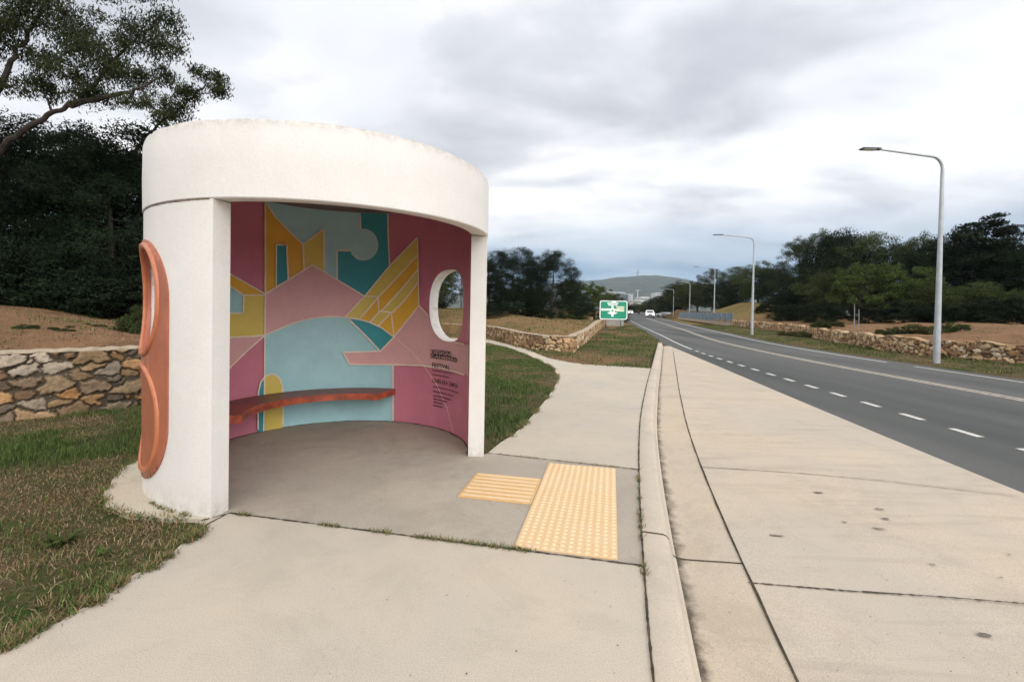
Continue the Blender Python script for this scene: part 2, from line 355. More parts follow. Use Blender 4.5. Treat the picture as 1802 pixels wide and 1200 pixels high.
M['lamphead'] = flat('lamp_head_grey', (.12, .13, .14), .4, .3)
M['lens'] = flat('lamp_lens', (.6, .62, .62), .2)
def leafmat(name, c1, c2):
    m = Mat(name, .8, .08); oi = m.n('ShaderNodeObjectInfo'); co = m.coord('Object')
    k = m.mix(m.ramp(m.noise(.9, 3, .6, co), [(.35, 0.0), (.65, 1.0)]), c1, c2)
    k = m.mix(1.0, k, m.ramp(m.noise(9, 2, .6, co), [(.3, .6), (.7, 1.4)]), 'MULTIPLY')
    hs = m.n('ShaderNodeHueSaturation'); m.put(k, hs.inputs['Color'])
    m.put(m.math('ADD', m.math('MULTIPLY', oi.outputs['Random'], .5), .75), hs.inputs['Value']); m.put(m.math('ADD', m.math('MULTIPLY', oi.outputs['Random'], .03), .485), hs.inputs['Hue'])
    m.col(hs.outputs[0]); return m.m
M['leafA'] = leafmat('eucalypt_leaf', (.026, .038, .014), (.052, .064, .026))
M['leafB'] = leafmat('dark_leaf', (.008, .014, .007), (.018, .027, .012))
M['leafC'] = leafmat('olive_leaf', (.028, .042, .013), (.062, .068, .024))
M['leafD'] = leafmat('bright_leaf', (.040, .064, .016), (.078, .100, .030))
M['leafE'] = leafmat('dry_leaf', (.085, .080, .030), (.055, .062, .024))
m = Mat('bark', .9, .15); co = m.coord('Object'); m.col(m.ramp(m.noise(5, 5, .7, m.coord('Object', (1, 1, .25))), [(.3, (.022, .018, .015)), (.7, (.075, .062, .05))])); m.bump(m.noise(12, 4, .7, co), .5, .03); M['bark'] = m.m
m = Mat('pale_bark', .8, .2); m.col(m.ramp(m.noise(4, 5, .7, m.coord('Object', (1, 1, .25))), [(.3, (.12, .11, .09)), (.7, (.34, .31, .27))])); M['palebark'] = m.m
#@@STRUCT
# ------------------------------------------------------------------ plan curves
K0 = cinterp([-12, -4, 0, 1.78, 2.63, 4.2, 6.05, 8.18, 12.61, 21.0], [-1.3, -.35, .28, .57, .77, 1.17, 1.69, 2.36, 3.82, 6.6])
AE = cinterp([-14, 0, 4.12, 5.63, 7.61, 14.24, 20.4, 21.0], [4.2, 4.3, 4.56, 4.76, 5.05, 6.07, 6.98, 7.05])     # apron / asphalt edge
LE = cinterp([-14, 0, 5.47, 7.17, 8.81, 11.42, 17.09, 31.18, 80.8, 200, 440, 900], [5.9, 5.95, 6.05, 6.18, 6.32, 6.55, 7.12, 9.85, 20.2, 50, 118, 260])
CE = cinterp([-14, 0, 8.77, 15.76, 21.06, 39.61, 84.88, 200, 440, 900], [9.6, 9.6, 9.65, 9.85, 10.4, 14.55, 25.2, 53.8, 122, 264])
FE = cinterp([-14, 0, 11.17, 14.68, 20.29, 37.13, 80, 200, 440, 900], [12.2, 12.2, 12.25, 12.3, 12.7, 16.2, 26.8, 57, 125.5, 267.5])
def ROADL(y): y = np.asarray(y, float); return np.where(y < 20.4, AE(np.minimum(y, 20.4)), LE(y)-.78-.0*y)
def ROADR(y): return FE(y)+.55
def P2(lst, z=0.0): return [(G(x, y, z).x, G(x, y, z).y) for x, y in lst]
LW = [(-20, -6), (-12, .4), (-6.03, 5.5), (-5.1, 6.49), (-4.75, 7.2), (-4.9, 8.4), (-6, 10.4), (-8.5, 14), (-13, 18.5), (-24, 29), (-42, 42)]
MWp = [(1066, 573.5), (1055, 580), (1040, 594), (1028, 604), (1015, 612), (995, 618.5), (965, 617), (927, 611), (890, 600), (860, 592)]
MWE = [(13.6, 62.0), (9.9, 45.0)]
MW = MWE + P2(MWp) + [(-9, 29), (-17, 37), (-30, 54)]
RWp = [(1802, 644), (1642, 629), (1490, 607), (1387, 586), (1300, 574)]
RW = [(17.6, -6), (17.0, 4), (16.3, 10)] + P2(RWp, -.08)[0:4] + [(23.6, 50), (29.5, 76), (35, 98)]
BL = LW + [(-160, 90), (-160, -60), (-40, -30)]
BM = MW[::-1] + [(17.5, 90), (22, 130), (-30, 200), (-140, 200), (-60, 80)]
BR = RW + [(60, 180), (200, 220), (260, 60), (120, -60), (30, -30)]

def height(x, y):
    x = np.asarray(x, float); y = np.asarray(y, float)
    kl = np.where(y < 21, K0(np.minimum(y, 21)), ROADL(y))
    right = smooth((x-kl+.12)/.24)
    h = -.02 - .19*right
    verge = smooth((x-(ROADR(y)-.15))/.3)*np.where(y < 55, 1, 0)
    h = h + .11*verge + .05*smooth((x-ROADR(y)-.5)/2)*verge
    farm = smooth((y-48)/20)
    h = h*(1-farm) - .27*farm
    bump = (fbm(x*.9, y*.9, 3, 3)-.5)
    h = h + bump*.05*(1-right)*smooth(dpoly(x, y, [(-2.2, -5), (-2.0, 2.5), (-1, 4.5), (0, 5.4), (1, 10), (.9, 13), (-1, 20)])/1.5)
    # banks held by the stone walls
    i = inpoly(x, y, BL); d = dpoly(x, y, LW)
    hb = .70 + .86*smooth(d/8) + bump*.22 + .02*np.clip(d-8, 0, 30)
    h = np.where(i, np.where(d < .22, .1, hb), h)
    i = inpoly(x, y, BM); d = dpoly(x, y, MW)
    hb = .48 + .75*smooth(d/9) + bump*.22
    e_ = smooth((y-41)/5)*(1-smooth((d-1)/6)); hb = hb*(1-e_)-.1*e_
    h = np.where(i, np.where(d < .22, .1-.2*smooth((y-41)/3), hb), h)
    i = inpoly(x, y, BR); d = dpoly(x, y, RW)
    hb = .50 + .52*smooth(d/9) + bump*.22
    hb = hb + smooth(d/9)*2.7*np.exp(-(((x-32)/7.5)**2+((y-72)/13)**2)) + smooth(d/9)*1.0*np.exp(-(((x-36)/8)**2+((y-100)/20)**2))
    h = np.where(i, np.where(d < .22, .1, hb), h)
    return h
def h1(x, y): return float(height(np.array([x]), np.array([y]))[0])

def growth(a, b, step, lo, hi, k=1.22):
    c = list(np.arange(a, b+1e-6, step)); s = step
    while c[-1] < hi: s *= k; c.append(c[-1]+s)
    s = step; pre = []; v = a
    while v > lo: s *= k; v -= s; pre.append(v)
    return np.array(pre[::-1]+c)
gx = growth(-22, 42, .25, -3500, 3500, 1.2); gy = growth(-6, 62, .25, -200, 4600, 1.2)
X, Y = np.meshgrid(gx, gy); Z = height(X, Y)
ny, nx = X.shape
idx = np.arange(ny*nx).reshape(ny, nx)
F = np.stack([idx[:-1, :-1], idx[:-1, 1:], idx[1:, 1:], idx[1:, :-1]], -1).reshape(-1, 4)
dryv = np.zeros_like(X)
for poly, line in ((BL, LW), (BM, MW), (BR, RW)): dryv = np.where(inpoly(X, Y, poly), 1.0, dryv)
dryv = np.where((X > ROADR(Y)+.3) & (dryv < .5), .15, dryv)
wedge = (Y > 12.4) & (Y < 60) & (X < ROADL(Y)) & (dryv < .5)
dryv = np.where(wedge, .75*smooth((fbm(X*.45, Y*.3, 9)-.42)*6), dryv)
mound = np.clip(1.5*np.exp(-(((X-31)/11)**2+((Y-72)/19)**2)), 0, 1)
mound = np.maximum(mound, np.where(inpoly(X, Y, BM), np.clip(fbm(X*.25, Y*.2, 5)*1.3-.15, 0, 1), 0))
mound = np.maximum(mound, smooth((Y-110)/60))
cols = np.stack([dryv.ravel(), mound.ravel(), np.zeros(X.size)], -1)
me = np_mesh('ground', np.stack([X.ravel(), Y.ravel(), Z.ravel()], -1), F, 4, cols, True)
tag(link('ground', me, None, [M['ground']]), kind='structure')

def slab(name, pts, z, th, mat, edge=None):
    bm = bmesh.new(); vs = [bm.verts.new((x, y, z)) for x, y in pts]
    f = bm.faces.new(vs); f.normal_update()
    if f.normal.z < 0: f.normal_flip()
    lo = [bm.verts.new((x, y, z-th)) for x, y in pts]; n = len(pts)
    for i in range(n): bm.faces.new((vs[i], vs[(i+1) % n], lo[(i+1) % n], lo[i]))
    bmesh.ops.triangulate(bm, faces=[f]); bmesh.ops.recalc_face_normals(bm, faces=list(bm.faces))
    o = bmobj(name, bm, mat); tag(o, kind='structure'); return o
def strip(name, ys, fl, fr, z, mat, nsub=1):
    bm = bmesh.new(); prev = None
    for y in ys:
        a, b = float(fl(y)), float(fr(y)); row = [bm.verts.new((a+(b-a)*k/nsub, y, z)) for k in range(nsub+1)]
        if prev:
            for k in range(nsub): bm.faces.new((prev[k], prev[k+1], row[k+1], row[k]))
        prev = row
    return bmobj(name, bm, mat)
ysn = list(np.arange(-12, 30, .5)) + list(np.arange(30, 110, 3)) + list(np.arange(110, 700, 15))
tag(strip('road', ysn, ROADL, ROADR, -.13, M['asphalt'], 4), kind='structure')

# kerb and gutter swept along K0
def normal_at(y):
    e = .05; d = Vector((float(K0(y+e)-K0(y-e)), 2*e)).normalized(); return Vector((d.y, -d.x))
def off(y, d): n = normal_at(y); return float(K0(y))+n.x*d, y+n.y*d
prof_k = [(0.0, -.25), (0.0, 0.0), (.012, .006), (.135, .004), (.155, -.004), (.168, -.022), (.195, -.118), (.215, -.134)]
prof_g = [(.2155, -.134), (.24, -.136), (.27, -.137), (.31, -.135), (.35, -.132), (.40, -.128), (.53, -.118), (.60, -.114)]
def sweep(name, prof, ys, mat, kind='structure'):
    bm = bmesh.new(); prev = None
    for y in ys:
        row = []
        for d, z in prof:
            x_, y_ = off(y, d); x_ = min(x_, float(AE(min(y_, 21)))-.0) if d > .2 else x_
            row.append(bm.verts.new((x_, y_, z)))
        if prev:
            for k in range(len(row)-1):
                f = bm.faces.new((prev[k], prev[k+1], row[k+1], row[k])); f.smooth = True
        prev = row
    bmesh.ops.recalc_face_normals(bm, faces=list(bm.faces))
    o = tag(bmobj(name, bm, mat), kind=kind); ds = [prof[i % len(prof)] for i in range(len(o.data.vertices))]
    a = o.data.color_attributes.new('col', 'FLOAT_COLOR', 'POINT'); c = np.ones((len(ds), 4), np.float32)
    c[:, :3] = np.array([max(0, 1-max(0, d-.20)/.16)**2 if d > .2 else (.9 if z < -.05 else 0) for d, z in ds])[:, None]; a.data.foreach_set('color', c.ravel())
    return o
kys = np.arange(-8, 21.01, .15)
sweep('kerb', prof_k, kys, M['kerb']); sweep('gutter', prof_g, kys, M['gutter'])
def g_off(y): return min(off(y, .60)[0], float(AE(min(y, 21)))-.001)
apys = list(np.arange(-8, 20.4, .3))
strip_o = bmesh.new(); prev = None
for y in apys:
    x0, y0 = off(y, .604); x1 = float(AE(y0)); x0 = min(x0, x1-.002)
    row = [strip_o.verts.new((x0+(x1-x0)*k/6, y0, -.113+(-.126+.113)*k/6)) for k in range(7)]
    if prev:
        for k in range(6): strip_o.faces.new((prev[k], prev[k+1], row[k+1], row[k]))
    prev = row
tag(bmobj('bus_bay', strip_o, M['apron']), kind='structure')

# ------------------------------------------------------------------ footpath slabs
CX, CY, RO, RI = -1.709, 4.5102, 1.457, 1.308
A2, A1 = -1.08, 259.44
def cp(a, r): return (CX+r*cos(radians(a)), CY+r*sin(radians(a)))
def k0run(y0, y1, n=14): return [(float(K0(y)), float(y)) for y in np.linspace(y0, y1, n)]
pfl = P2([(405, 903)])[0]; pfr_y = G(1135, 996).y; pbl = P2([(858, 797)])[0]; pbr_y = G(1124, 826).y
leftedge = [(0, 1145), (35, 1128), (60, 1108), (105, 1094), (140, 1072), (172, 1058), (205, 1028), (240, 1008), (262, 1002), (295, 981), (318, 958), (345, 945), (352, 930)]
front = [(-2.6, -6), (-2.35, -1), (-2.15, 1.0)] + P2(leftedge) + [cp(257.5, RO+.03), cp(258.5, RI+.05), pfl] + k0run(pfr_y, -6, 20)
slab('footpath', front, 0.0, .12, M['path'])
arc = [cp(a, RI+.07) for a in np.linspace(A2, A1-.5, 60)]
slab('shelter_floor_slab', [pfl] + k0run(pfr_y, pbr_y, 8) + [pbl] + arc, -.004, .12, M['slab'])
back = [pbl, *P2([(880, 779), (903, 765), (921, 748), (937, 731), (950, 716), (963, 700), (976, 681), (983, 664), (976, 650), (962, 640), (935, 627), (900, 613), (862, 603.5)]),
        (-4, 20.9), (-9, 24), (-25, 37), (-25, 38.4), (-9.3, 25.3), (-4.1, 22.2), *P2([(862, 597.5), (925, 614), (965, 630), (1000, 637), (1030, 641)])] + k0run(G(1147, 648).y, pbr_y, 12)
slab('footpath', back, 0.0, .12, M['path'])
sk = [cp(a, RO-.06) for a in np.linspace(258, 120, 40)] + [cp(a, RO+.03+.185*float(smooth((258-a)/24))+.012*sin(a*.23)+.008*sin(a*.61)) for a in np.linspace(120, 258, 60)]
slab('shelter_skirt_slab', sk, .008, .12, M['skirt'])

def ribbon(bm, pts, w, z, jit=.3, seg=.05, mi=0):
    pts = [Vector((p[0], p[1])) for p in pts]; res = []
    for a, b in zip(pts, pts[1:]):
        n = max(1, int((b-a).length/seg)); res += [a.lerp(b, k/n) for k in range(n)]
    res.append(pts[-1]); prev = None
    for i, p in enumerate(res):
        d = (res[min(i+1, len(res)-1)]-res[max(i-1, 0)]).normalized(); n = Vector((-d.y, d.x))
        ww = w*(1+random.uniform(-jit, jit))/2; c = p+n*random.uniform(-jit, jit)*w*.25
        zz = z(p.x, p.y) if callable(z) else z
        row = (bm.verts.new((c.x-n.x*ww, c.y-n.y*ww, zz)), bm.verts.new((c.x+n.x*ww, c.y+n.y*ww, zz)))
        if prev: bm.faces.new((prev[0], row[0], row[1], prev[1]))
        prev = row
bm = bmesh.new()
ribbon(bm, [cp(258, RO+.04), pfl]+[(float(K0(pfr_y)), pfr_y)], .013, .0045, .6, .02)
ribbon(bm, [pbl, (float(K0(pbr_y)), pbr_y)], .012, .0045, .6, .03)
ribbon(bm, k0run(pbr_y, -3, 40), .011, .0095, .35, .02)
ribbon(bm, k0run(19, pbr_y, 50), .012, .0095, .4, .05)
ribbon(bm, P2([(352, 930), (398, 905)]), .01, .0045, .6)
for o in [tag(bmobj('joint_line', bm, M['joint']), kind='structure')]: pass
bm = bmesh.new()
ribbon(bm, [off(y, .603) for y in np.linspace(-3, 18, 120)], .014, -.108, .3, .1)
ribbon(bm, P2([(1316, 1026), (1480, 1040), (1640, 1050), (1802, 1063), (2100, 1088)], -.115), .010, -.1085, .7, .02)
tag(bmobj('joint_line', bm, M['joint']), kind='structure')
bm = bmesh.new()
ribbon(bm, P2([(1232, 822), (1400, 832), (1560, 846), (1700, 862), (1790, 872)], -.115), .014, -.1085, .5, .05)
tag(bmobj('joint_line', bm, M['faint']), kind='structure')
bm = bmesh.new(); rj = random.Random(2); prev = None
for k in range(521):
    a = A2+1+(A1-A2-2)*k/520; w_ = .006+.022*float(fbm(k*.11, 4, 9))**1.5+rj.uniform(0, .006); row = [bm.verts.new((*cp(a, r), z)) for r, z in ((RI-.0005, .0016), (RI-w_, .0016))]
    if prev: bm.faces.new((prev[0], row[0], row[1], prev[1]))
    prev = row
tag(bmobj('joint_line', bm, M['joint']), kind='structure')
# transverse kerb joint follows the profile
bm = bmesh.new(); yj = G(1135, 937).y; prev = None
for d, z in prof_k[1:]+prof_g:
    a = off(yj-.006, d); b = off(yj+.008, d)
    n = Vector((.003, 0)) if z < -.02 and z > -.12 else Vector((0, 0))
    row = (bm.verts.new((a[0]+n.x, a[1], z+.003)), bm.verts.new((b[0]+n.x, b[1], z+.003)))
    if prev: bm.faces.new((prev[0], prev[1], row[1], row[0]))
    prev = row
tag(bmobj('joint_line', bm, M['joint']), kind='structure')
# stains and little leaves on the bay
def blot(bm, c, rx, ry, rz, z, n=14, seed=0):
    rr = random.Random(seed); vs = []
    for k in range(n):
        a = 2*pi*k/n; r = rr.uniform(.55, 1.1)
        x = cos(a)*rx*r; y = sin(a)*ry*r; vs.append(bm.verts.new((c[0]+x*cos(rz)-y*sin(rz), c[1]+x*sin(rz)+y*cos(rz), z)))
    bm.faces.new(vs)
bm = bmesh.new()
for i, (px, py, rx, ry) in enumerate([(1366, 944, .055, .014), (1440, 868, .05, .02), (1547, 897, .035, .016), (1558, 914, .04, .016), (1548, 932, .05, .015), (1732, 1120, .035, .017), (1486, 920, .018, .012), (1640, 995, .03, .01), (1776, 978, .012, .01), (1560, 1023, .006, .006), (1600, 909, .008, .006), (1284, 1080, .007, .006), (1762, 1018, .012, .008), (1414, 968, .006, .005)]):
    g = G(px, py, -.118); blot(bm, (g.x, g.y), rx, ry, -.15, -.1075-.00002*i, 16, i)
tag(bmobj('stain', bm, M['stain']), kind='structure')
bm = bmesh.new()
rr = random.Random(5)
for i in range(46):
    px, py = rr.uniform(560, 1120), rr.uniform(1000, 1195)
    if i > 22: px, py = rr.uniform(1340, 1795), rr.uniform(900, 1195)
    z = .0045 if px < 1130 else -.107
    g = G(px, py, z)
    if px < 1130 and py < 925+(px-405)*.127: continue
    blot(bm, (g.x, g.y), rr.uniform(.002, .006), rr.uniform(.0015, .004), rr.uniform(0, 3), z, 7, i)
tag(bmobj('grit', bm, M['joint'], None), kind='stuff')

# ------------------------------------------------------------------ road markings
def line_mesh(name, f, y0, y1, w, mat, step=.5, z=-.126):
    bm = bmesh.new(); prev = None; n = max(1, int((y1-y0)/step))
    for k in range(n+1):
        y = y0+(y1-y0)*k/n; x = float(f(y)); row = (bm.verts.new((x-w/2, y, z)), bm.verts.new((x+w/2, y, z)))
        if prev: bm.faces.new((prev[0], prev[1], row[1], row[0]))
        prev = row
    return tag(bmobj(name, bm, mat), kind='structure')
bm = bmesh.new(); y = G(1695, 760, -.12).y; y = y-.93*9-.22
while y < 19:
    a, b = float(LE(y)), float(LE(y+.44))
    vs = [bm.verts.new(v) for v in ((a-.055, y, -.126), (a+.055, y, -.126), (b+.055, y+.44, -.126), (b-.055, y+.44, -.126))]; bm.faces.new(vs)
    y += .93
tag(bmobj('lane_dashes', bm, M['paint']), kind='structure')
line_mesh('edge_line', LE, 19.2, 110, .10, M['paint'], 1.0); line_mesh('edge_line', LE, 110, 600, .2, M['paint'], 10)
line_mesh('centre_line', lambda y: CE(y)-.10, -12, 110, .10, M['paint2'], .8); line_mesh('centre_line', lambda y: CE(y)+.09, -12, 110, .10, M['paint2'], .8)
line_mesh('edge_line', FE, -12, 14.2, .10, M['paint'], .8); line_mesh('edge_line', FE, 15.3, 110, .12, M['paint'], .8)

# ------------------------------------------------------------------ rubble stone walls
PALS = [(.25, .165, .09), (.30, .20, .11), (.20, .15, .10), (.34, .24, .14), (.32, .17, .07), (.15, .115, .085), (.40, .33, .25), (.23, .14, .08), (.12, .09, .065), (.28, .225, .165), (.18, .125, .08), (.36, .21, .10)]
PALW = [(.44, .29, .15), (.36, .22, .11), (.55, .40, .24), (.60, .48, .33), (.30, .18, .10), (.48, .31, .17), (.24, .14, .08), (.50, .36, .20)]
def stone_wall(name, line, label, ztop, zbot, step, cw, ch, pal, seed, cap, flip=False, th=.3, mortar=(.085, .062, .042), depth=.045):
    line = [Vector(p) for p in line]; pts = []; 
    cum = [0]
    for a, b in zip(line, line[1:]): cum.append(cum[-1]+(b-a).length)
    fx = cinterp(cum, [p.x for p in line]); fy = cinterp(cum, [p.y for p in line])
    S = cum[-1]; 
    ss = np.arange(0, S, step); px, py = fx(ss), fy(ss)
    tx, ty = np.gradient(px), np.gradient(py); ln = np.hypot(tx, ty); nxv, nyv = ty/ln, -tx/ln
    if flip: nxv, nyv = -nxv, -nyv
    zt = np.array([ztop(s/S, s) for s in ss]); zb = np.array([zbot(s/S, s) for s in ss])
    nz = max(4, int(np.max(zt-zb)/step))+1
    tt = np.linspace(0, 1, nz)
    Sg, Tg = np.meshgrid(ss, tt); Zg = zb[None, :]+(zt-zb)[None, :]*Tg
    rng = np.random.default_rng(seed)
    nu, nv = int(S/cw)+6, int(2.2/ch)+6
    jx, jy = rng.uniform(.08, .92, (nu, nv)), rng.uniform(.08, .92, (nu, nv)); ci = rng.integers(0, len(pal), (nu, nv)); cb = rng.uniform(.75, 1.2, (nu, nv)); ou = rng.uniform(-.4, 1.0, (nu, nv))
    u = Sg/cw+2+.9*(fbm(Sg*7, Zg*7, seed)-.5)+.25*(fbm(Sg*22, Zg*22, seed+2)-.5); v = (Zg+.5)/ch+2+.9*(fbm(Sg*7, Zg*7, seed+5)-.5)+.25*(fbm(Sg*22, Zg*22, seed+6)-.5)
    ui, vi = np.floor(u).astype(int), np.floor(v).astype(int)
    f1 = np.full(u.shape, 9.0); f2 = f1.copy(); bi = np.zeros(u.shape, int); bj = bi.copy()
    for a in (-2, -1, 0, 1, 2):
        for b in (-2, -1, 0, 1, 2):
            i, j = np.clip(ui+a, 0, nu-1), np.clip(vi+b, 0, nv-1)
            d = np.hypot(ui+a+jx[i, j]-u, vi+b+jy[i, j]-v) - .38*(ou[i, j]-.3)
            m1 = d < f1; f2 = np.where(m1, f1, np.minimum(f2, d)); bi = np.where(m1, i, bi); bj = np.where(m1, j, bj); f1 = np.where(m1, d, f1)
    e = f2-f1; st = smooth((e-.02-.07*fbm(Sg*5, Zg*5, seed+30))/.16)
    pal = np.array(pal); col = pal[ci[bi, bj]]*cb[bi, bj][..., None]
    col = col*(.85+.3*fbm(Sg*14, Zg*14, seed+9))[..., None]
    col = np.where((st > .35)[..., None], col, np.array(mortar)); 
    disp = st*depth*(.75+.5*ou[bi, bj]) + st*.05*(fbm(Sg*8, Zg*8, seed+3)-.5) + .012*(fbm(Sg*30, Zg*30, seed+4)-.5)
    VX = px[None, :]+nxv[None, :]*disp; VY = py[None, :]+nyv[None, :]*disp
    V = np.stack([VX.ravel(), VY.ravel(), Zg.ravel()], -1); Cc = col.reshape(-1, 3)
    nr, ncn = Sg.shape; ix = np.arange(nr*ncn).reshape(nr, ncn)
    Fq = np.stack([ix[:-1, :-1], ix[:-1, 1:], ix[1:, 1:], ix[1:, :-1]], -1).reshape(-1, 4)
    # top and back
    o0 = len(V); bx, by = px-nxv*th, py-nyv*th
    zt2 = zt + (0 if cap else 0)
    Vt = np.concatenate([np.stack([px, py, zt2], -1), np.stack([bx, by, zt2], -1), np.stack([bx, by, zb-.1], -1)])
    topc = np.tile(np.array(pal[0]), (len(Vt), 1))*(.7+.6*fbm(np.tile(ss, 3)*3, np.zeros(len(Vt)), 2))[:, None]
    a0 = o0+np.arange(ncn); a1_ = a0+ncn; a2_ = a1_+ncn; tr = ix[-1]
    Ft = np.concatenate([np.stack([tr[:-1], tr[1:], a1_[1:], a1_[:-1]], -1), np.stack([a1_[:-1], a1_[1:], a2_[1:], a2_[:-1]], -1)])
    V = np.concatenate([V, Vt]); Cc = np.concatenate([Cc, topc]); Fq = np.concatenate([Fq, Ft])
    mid = len(ss)//2
    root = empty(name, (float(px[mid]), float(py[mid]), float(zb[mid])), label, 'stone wall')
    Vl = V-np.array([px[mid], py[mid], zb[mid]])
    me = np_mesh('stonework', Vl, Fq, 4, Cc, False); link('stonework', me, root, [M['stone']])
    if cap:
        bmc = bmesh.new(); prev = None
        for k in range(0, ncn, max(1, int(.12/step))):
            row = []
            for dd, dz in ((.045, .0), (.040, .018), (.0, .024), (-th-.02, .022), (-th-.02, 0)):
                row.append(bmc.verts.new((px[k]+nxv[k]*dd-px[mid], py[k]+nyv[k]*dd-py[mid], zt[k]+.003+dz+.008*math.sin(k*.37)*(dz > 0)-zb[mid])))
            if prev:
                for q in range(4): bmc.faces.new((prev[q], prev[q+1], row[q+1], row[q]))
            prev = row
        bmesh.ops.recalc_face_normals(bmc, faces=list(bmc.faces)); bmobj('capping', bmc, M['cap'], root)
    return root
def hz_l(x, y): return -.06
stone_wall('stone_retaining_wall', [LW[1], LW[2], LW[3], LW[4], LW[5], LW[6], LW[7], LW[8]], 'grey brown rubble stone retaining wall on the lawn left of the bus shelter',
           lambda t, s: .785, lambda t, s: -.10, .013, .25, .145, PALS, 3, True, mortar=(.10, .077, .053), depth=.055)
stone_wall('stone_retaining_wall', MW[2:-1], 'curved orange brown stone retaining wall between the footpath and the road sign',
           lambda t, s: .50+.14*(1-smooth((s-9)/12)), lambda t, s: -.10, .035, .24, .15, PALW, 8, True, flip=True, depth=.05, th=.2)
def rwt(t, s): return .56+.035*sin(s*2.1)+.03*sin(s*5.3)
stone_wall('stone_retaining_wall', RW[0:-1], 'long tan stone retaining wall across the road behind the street lamps',
           rwt, lambda t, s: -.15, .035, .22, .15, PALW, 21, False, flip=True, depth=.06)
# ------------------------------------------------------------------ bus shelter
shelter = empty('bus_shelter', (CX, CY, 0), 'round white painted concrete bus shelter with a colourful mural inside and an orange framed window', 'bus shelter')
SHM = Matrix.Translation((-CX, -CY, 0))
HW_Z0, HW_Z1 = 2.118, 2.636
def cyl_flat(bm, outer, holes=(), cut=None, step=2.5):
    """flat sheet in (theta degrees, z) with holes, sliced so that it can be bent; returns new faces"""
    loops = [outer]+list(holes); es = []
    SC = 40.0
    t = bmesh.new()
    for lp in loops:
        vs = [t.verts.new((a/SC, z, 0)) for a, z in lp]
        for i in range(len(vs)): es.append(t.edges.new((vs[i], vs[(i+1) % len(vs)])))
    bmesh.ops.triangle_fill(t, use_beauty=True, use_dissolve=False, edges=es, normal=(0, 0, 1))
    lo = min(a for a, z in outer); hi = max(a for a, z in outer)
    a = math.ceil(lo/step)*step
    while a < hi:
        bmesh.ops.bisect_plane(t, geom=list(t.verts)+list(t.edges)+list(t.faces), plane_co=(a/SC, 0, 0), plane_no=(1, 0, 0), dist=1e-6); a += step
    for co, no in (((A2/SC+.0005, 0, 0), (-1, 0, 0)), ((A1/SC-.0005, 0, 0), (1, 0, 0)), ((0, .001, 0), (0, -1, 0)), ((0, 2.579, 0), (0, 1, 0))) if cut else ():
        bmesh.ops.bisect_plane(t, geom=list(t.verts)+list(t.edges)+list(t.faces), plane_co=co, plane_no=no, clear_outer=True, dist=1e-6)
    if cut and cut is not True:          # cut a convex hole out of the sheet
        hp = cut; n = len(hp)
        for i in range(n):
            (a0, z0), (a1, z1) = hp[i], hp[(i+1) % n]
            no = Vector(((z1-z0), -(a1-a0)/SC, 0)).normalized()
            bmesh.ops.bisect_plane(t, geom=list(t.verts)+list(t.edges)+list(t.faces), plane_co=(a0/SC, z0, 0), plane_no=no, dist=1e-6)
        rm = [f for f in t.faces if inpoly(np.array([f.calc_center_median().x*SC]), np.array([f.calc_center_median().y]), list(hp))[0]]
        bmesh.ops.delete(t, geom=rm, context='FACES')
    return t, SC
def bend(t, SC, r, inward, mi=0, bm=None):
    mp = {}
    for v in t.verts:
        rr_ = r(v.co.x*SC, v.co.y) if callable(r) else r
        a = radians(v.co.x*SC); mp[v] = bm.verts.new((rr_*cos(a), rr_*sin(a), v.co.y))
    for f in t.faces:
        vs = [mp[v] for v in f.verts]
        try: g = bm.faces.new(vs)
        except ValueError: continue
        g.normal_update(); c = g.calc_center_median(); o = g.normal.x*c.x+g.normal.y*c.y
        if (o > 0) == inward: g.normal_flip()
        g.material_index = mi; g.smooth = True
    t.free()
def oval(ca, cz, ha, hz, n=48, p=2.5):
    pts = []
    for k in range(n):
        t = 2*pi*k/n; c, s = cos(t), sin(t)
        pts.append((ca+ha*math.copysign(abs(c)**(2/p), c), cz+hz*math.copysign(abs(s)**(2/p), s)))
    return pts
def rect(a0, a1, z0, z1, st=2.5):
    n = max(1, int(abs(a1-a0)/st)); k = max(1, int((z1-z0)/.2))
    return [(a0+(a1-a0)*i/n, z0) for i in range(n)]+[(a1, z0+(z1-z0)*i/k) for i in range(k)]+[(a1+(a0-a1)*i/n, z1) for i in range(n)]+[(a0, z1+(z0-z1)*i/k) for i in range(k)]
HR = oval(41.2, 1.45, 15.6, .415); HL = oval(223.5, 1.45, 15.6, .415)
bm = bmesh.new(); RW_ = rect(A2, A1, -.06, HW_Z0)
t, SC = cyl_flat(bm, RW_, (HR, HL)); bend(t, SC, RO, False, 0, bm)
t, SC = cyl_flat(bm, RW_, (HR, HL)); bend(t, SC, RI, True, 0, bm)
for lp, mi in ((RW_, 0), (HR, 1), (HL, 1)):
    for (a0, z0), (a1, z1) in zip(lp, lp[1:]+lp[:1]):
        q = [bm.verts.new((r*cos(radians(a)), r*sin(radians(a)), z)) for a, z, r in ((a0, z0, RO), (a1, z1, RO), (a1, z1, RI), (a0, z0, RI))]
        f = bm.faces.new(q); f.material_index = mi
bmesh.ops.remove_doubles(bm, verts=list(bm.verts), dist=1e-5); bmesh.ops.recalc_face_normals(bm, faces=list(bm.faces))
wall_o = bmobj('wall', bm, [M['white'], M['reveal']], shelter)
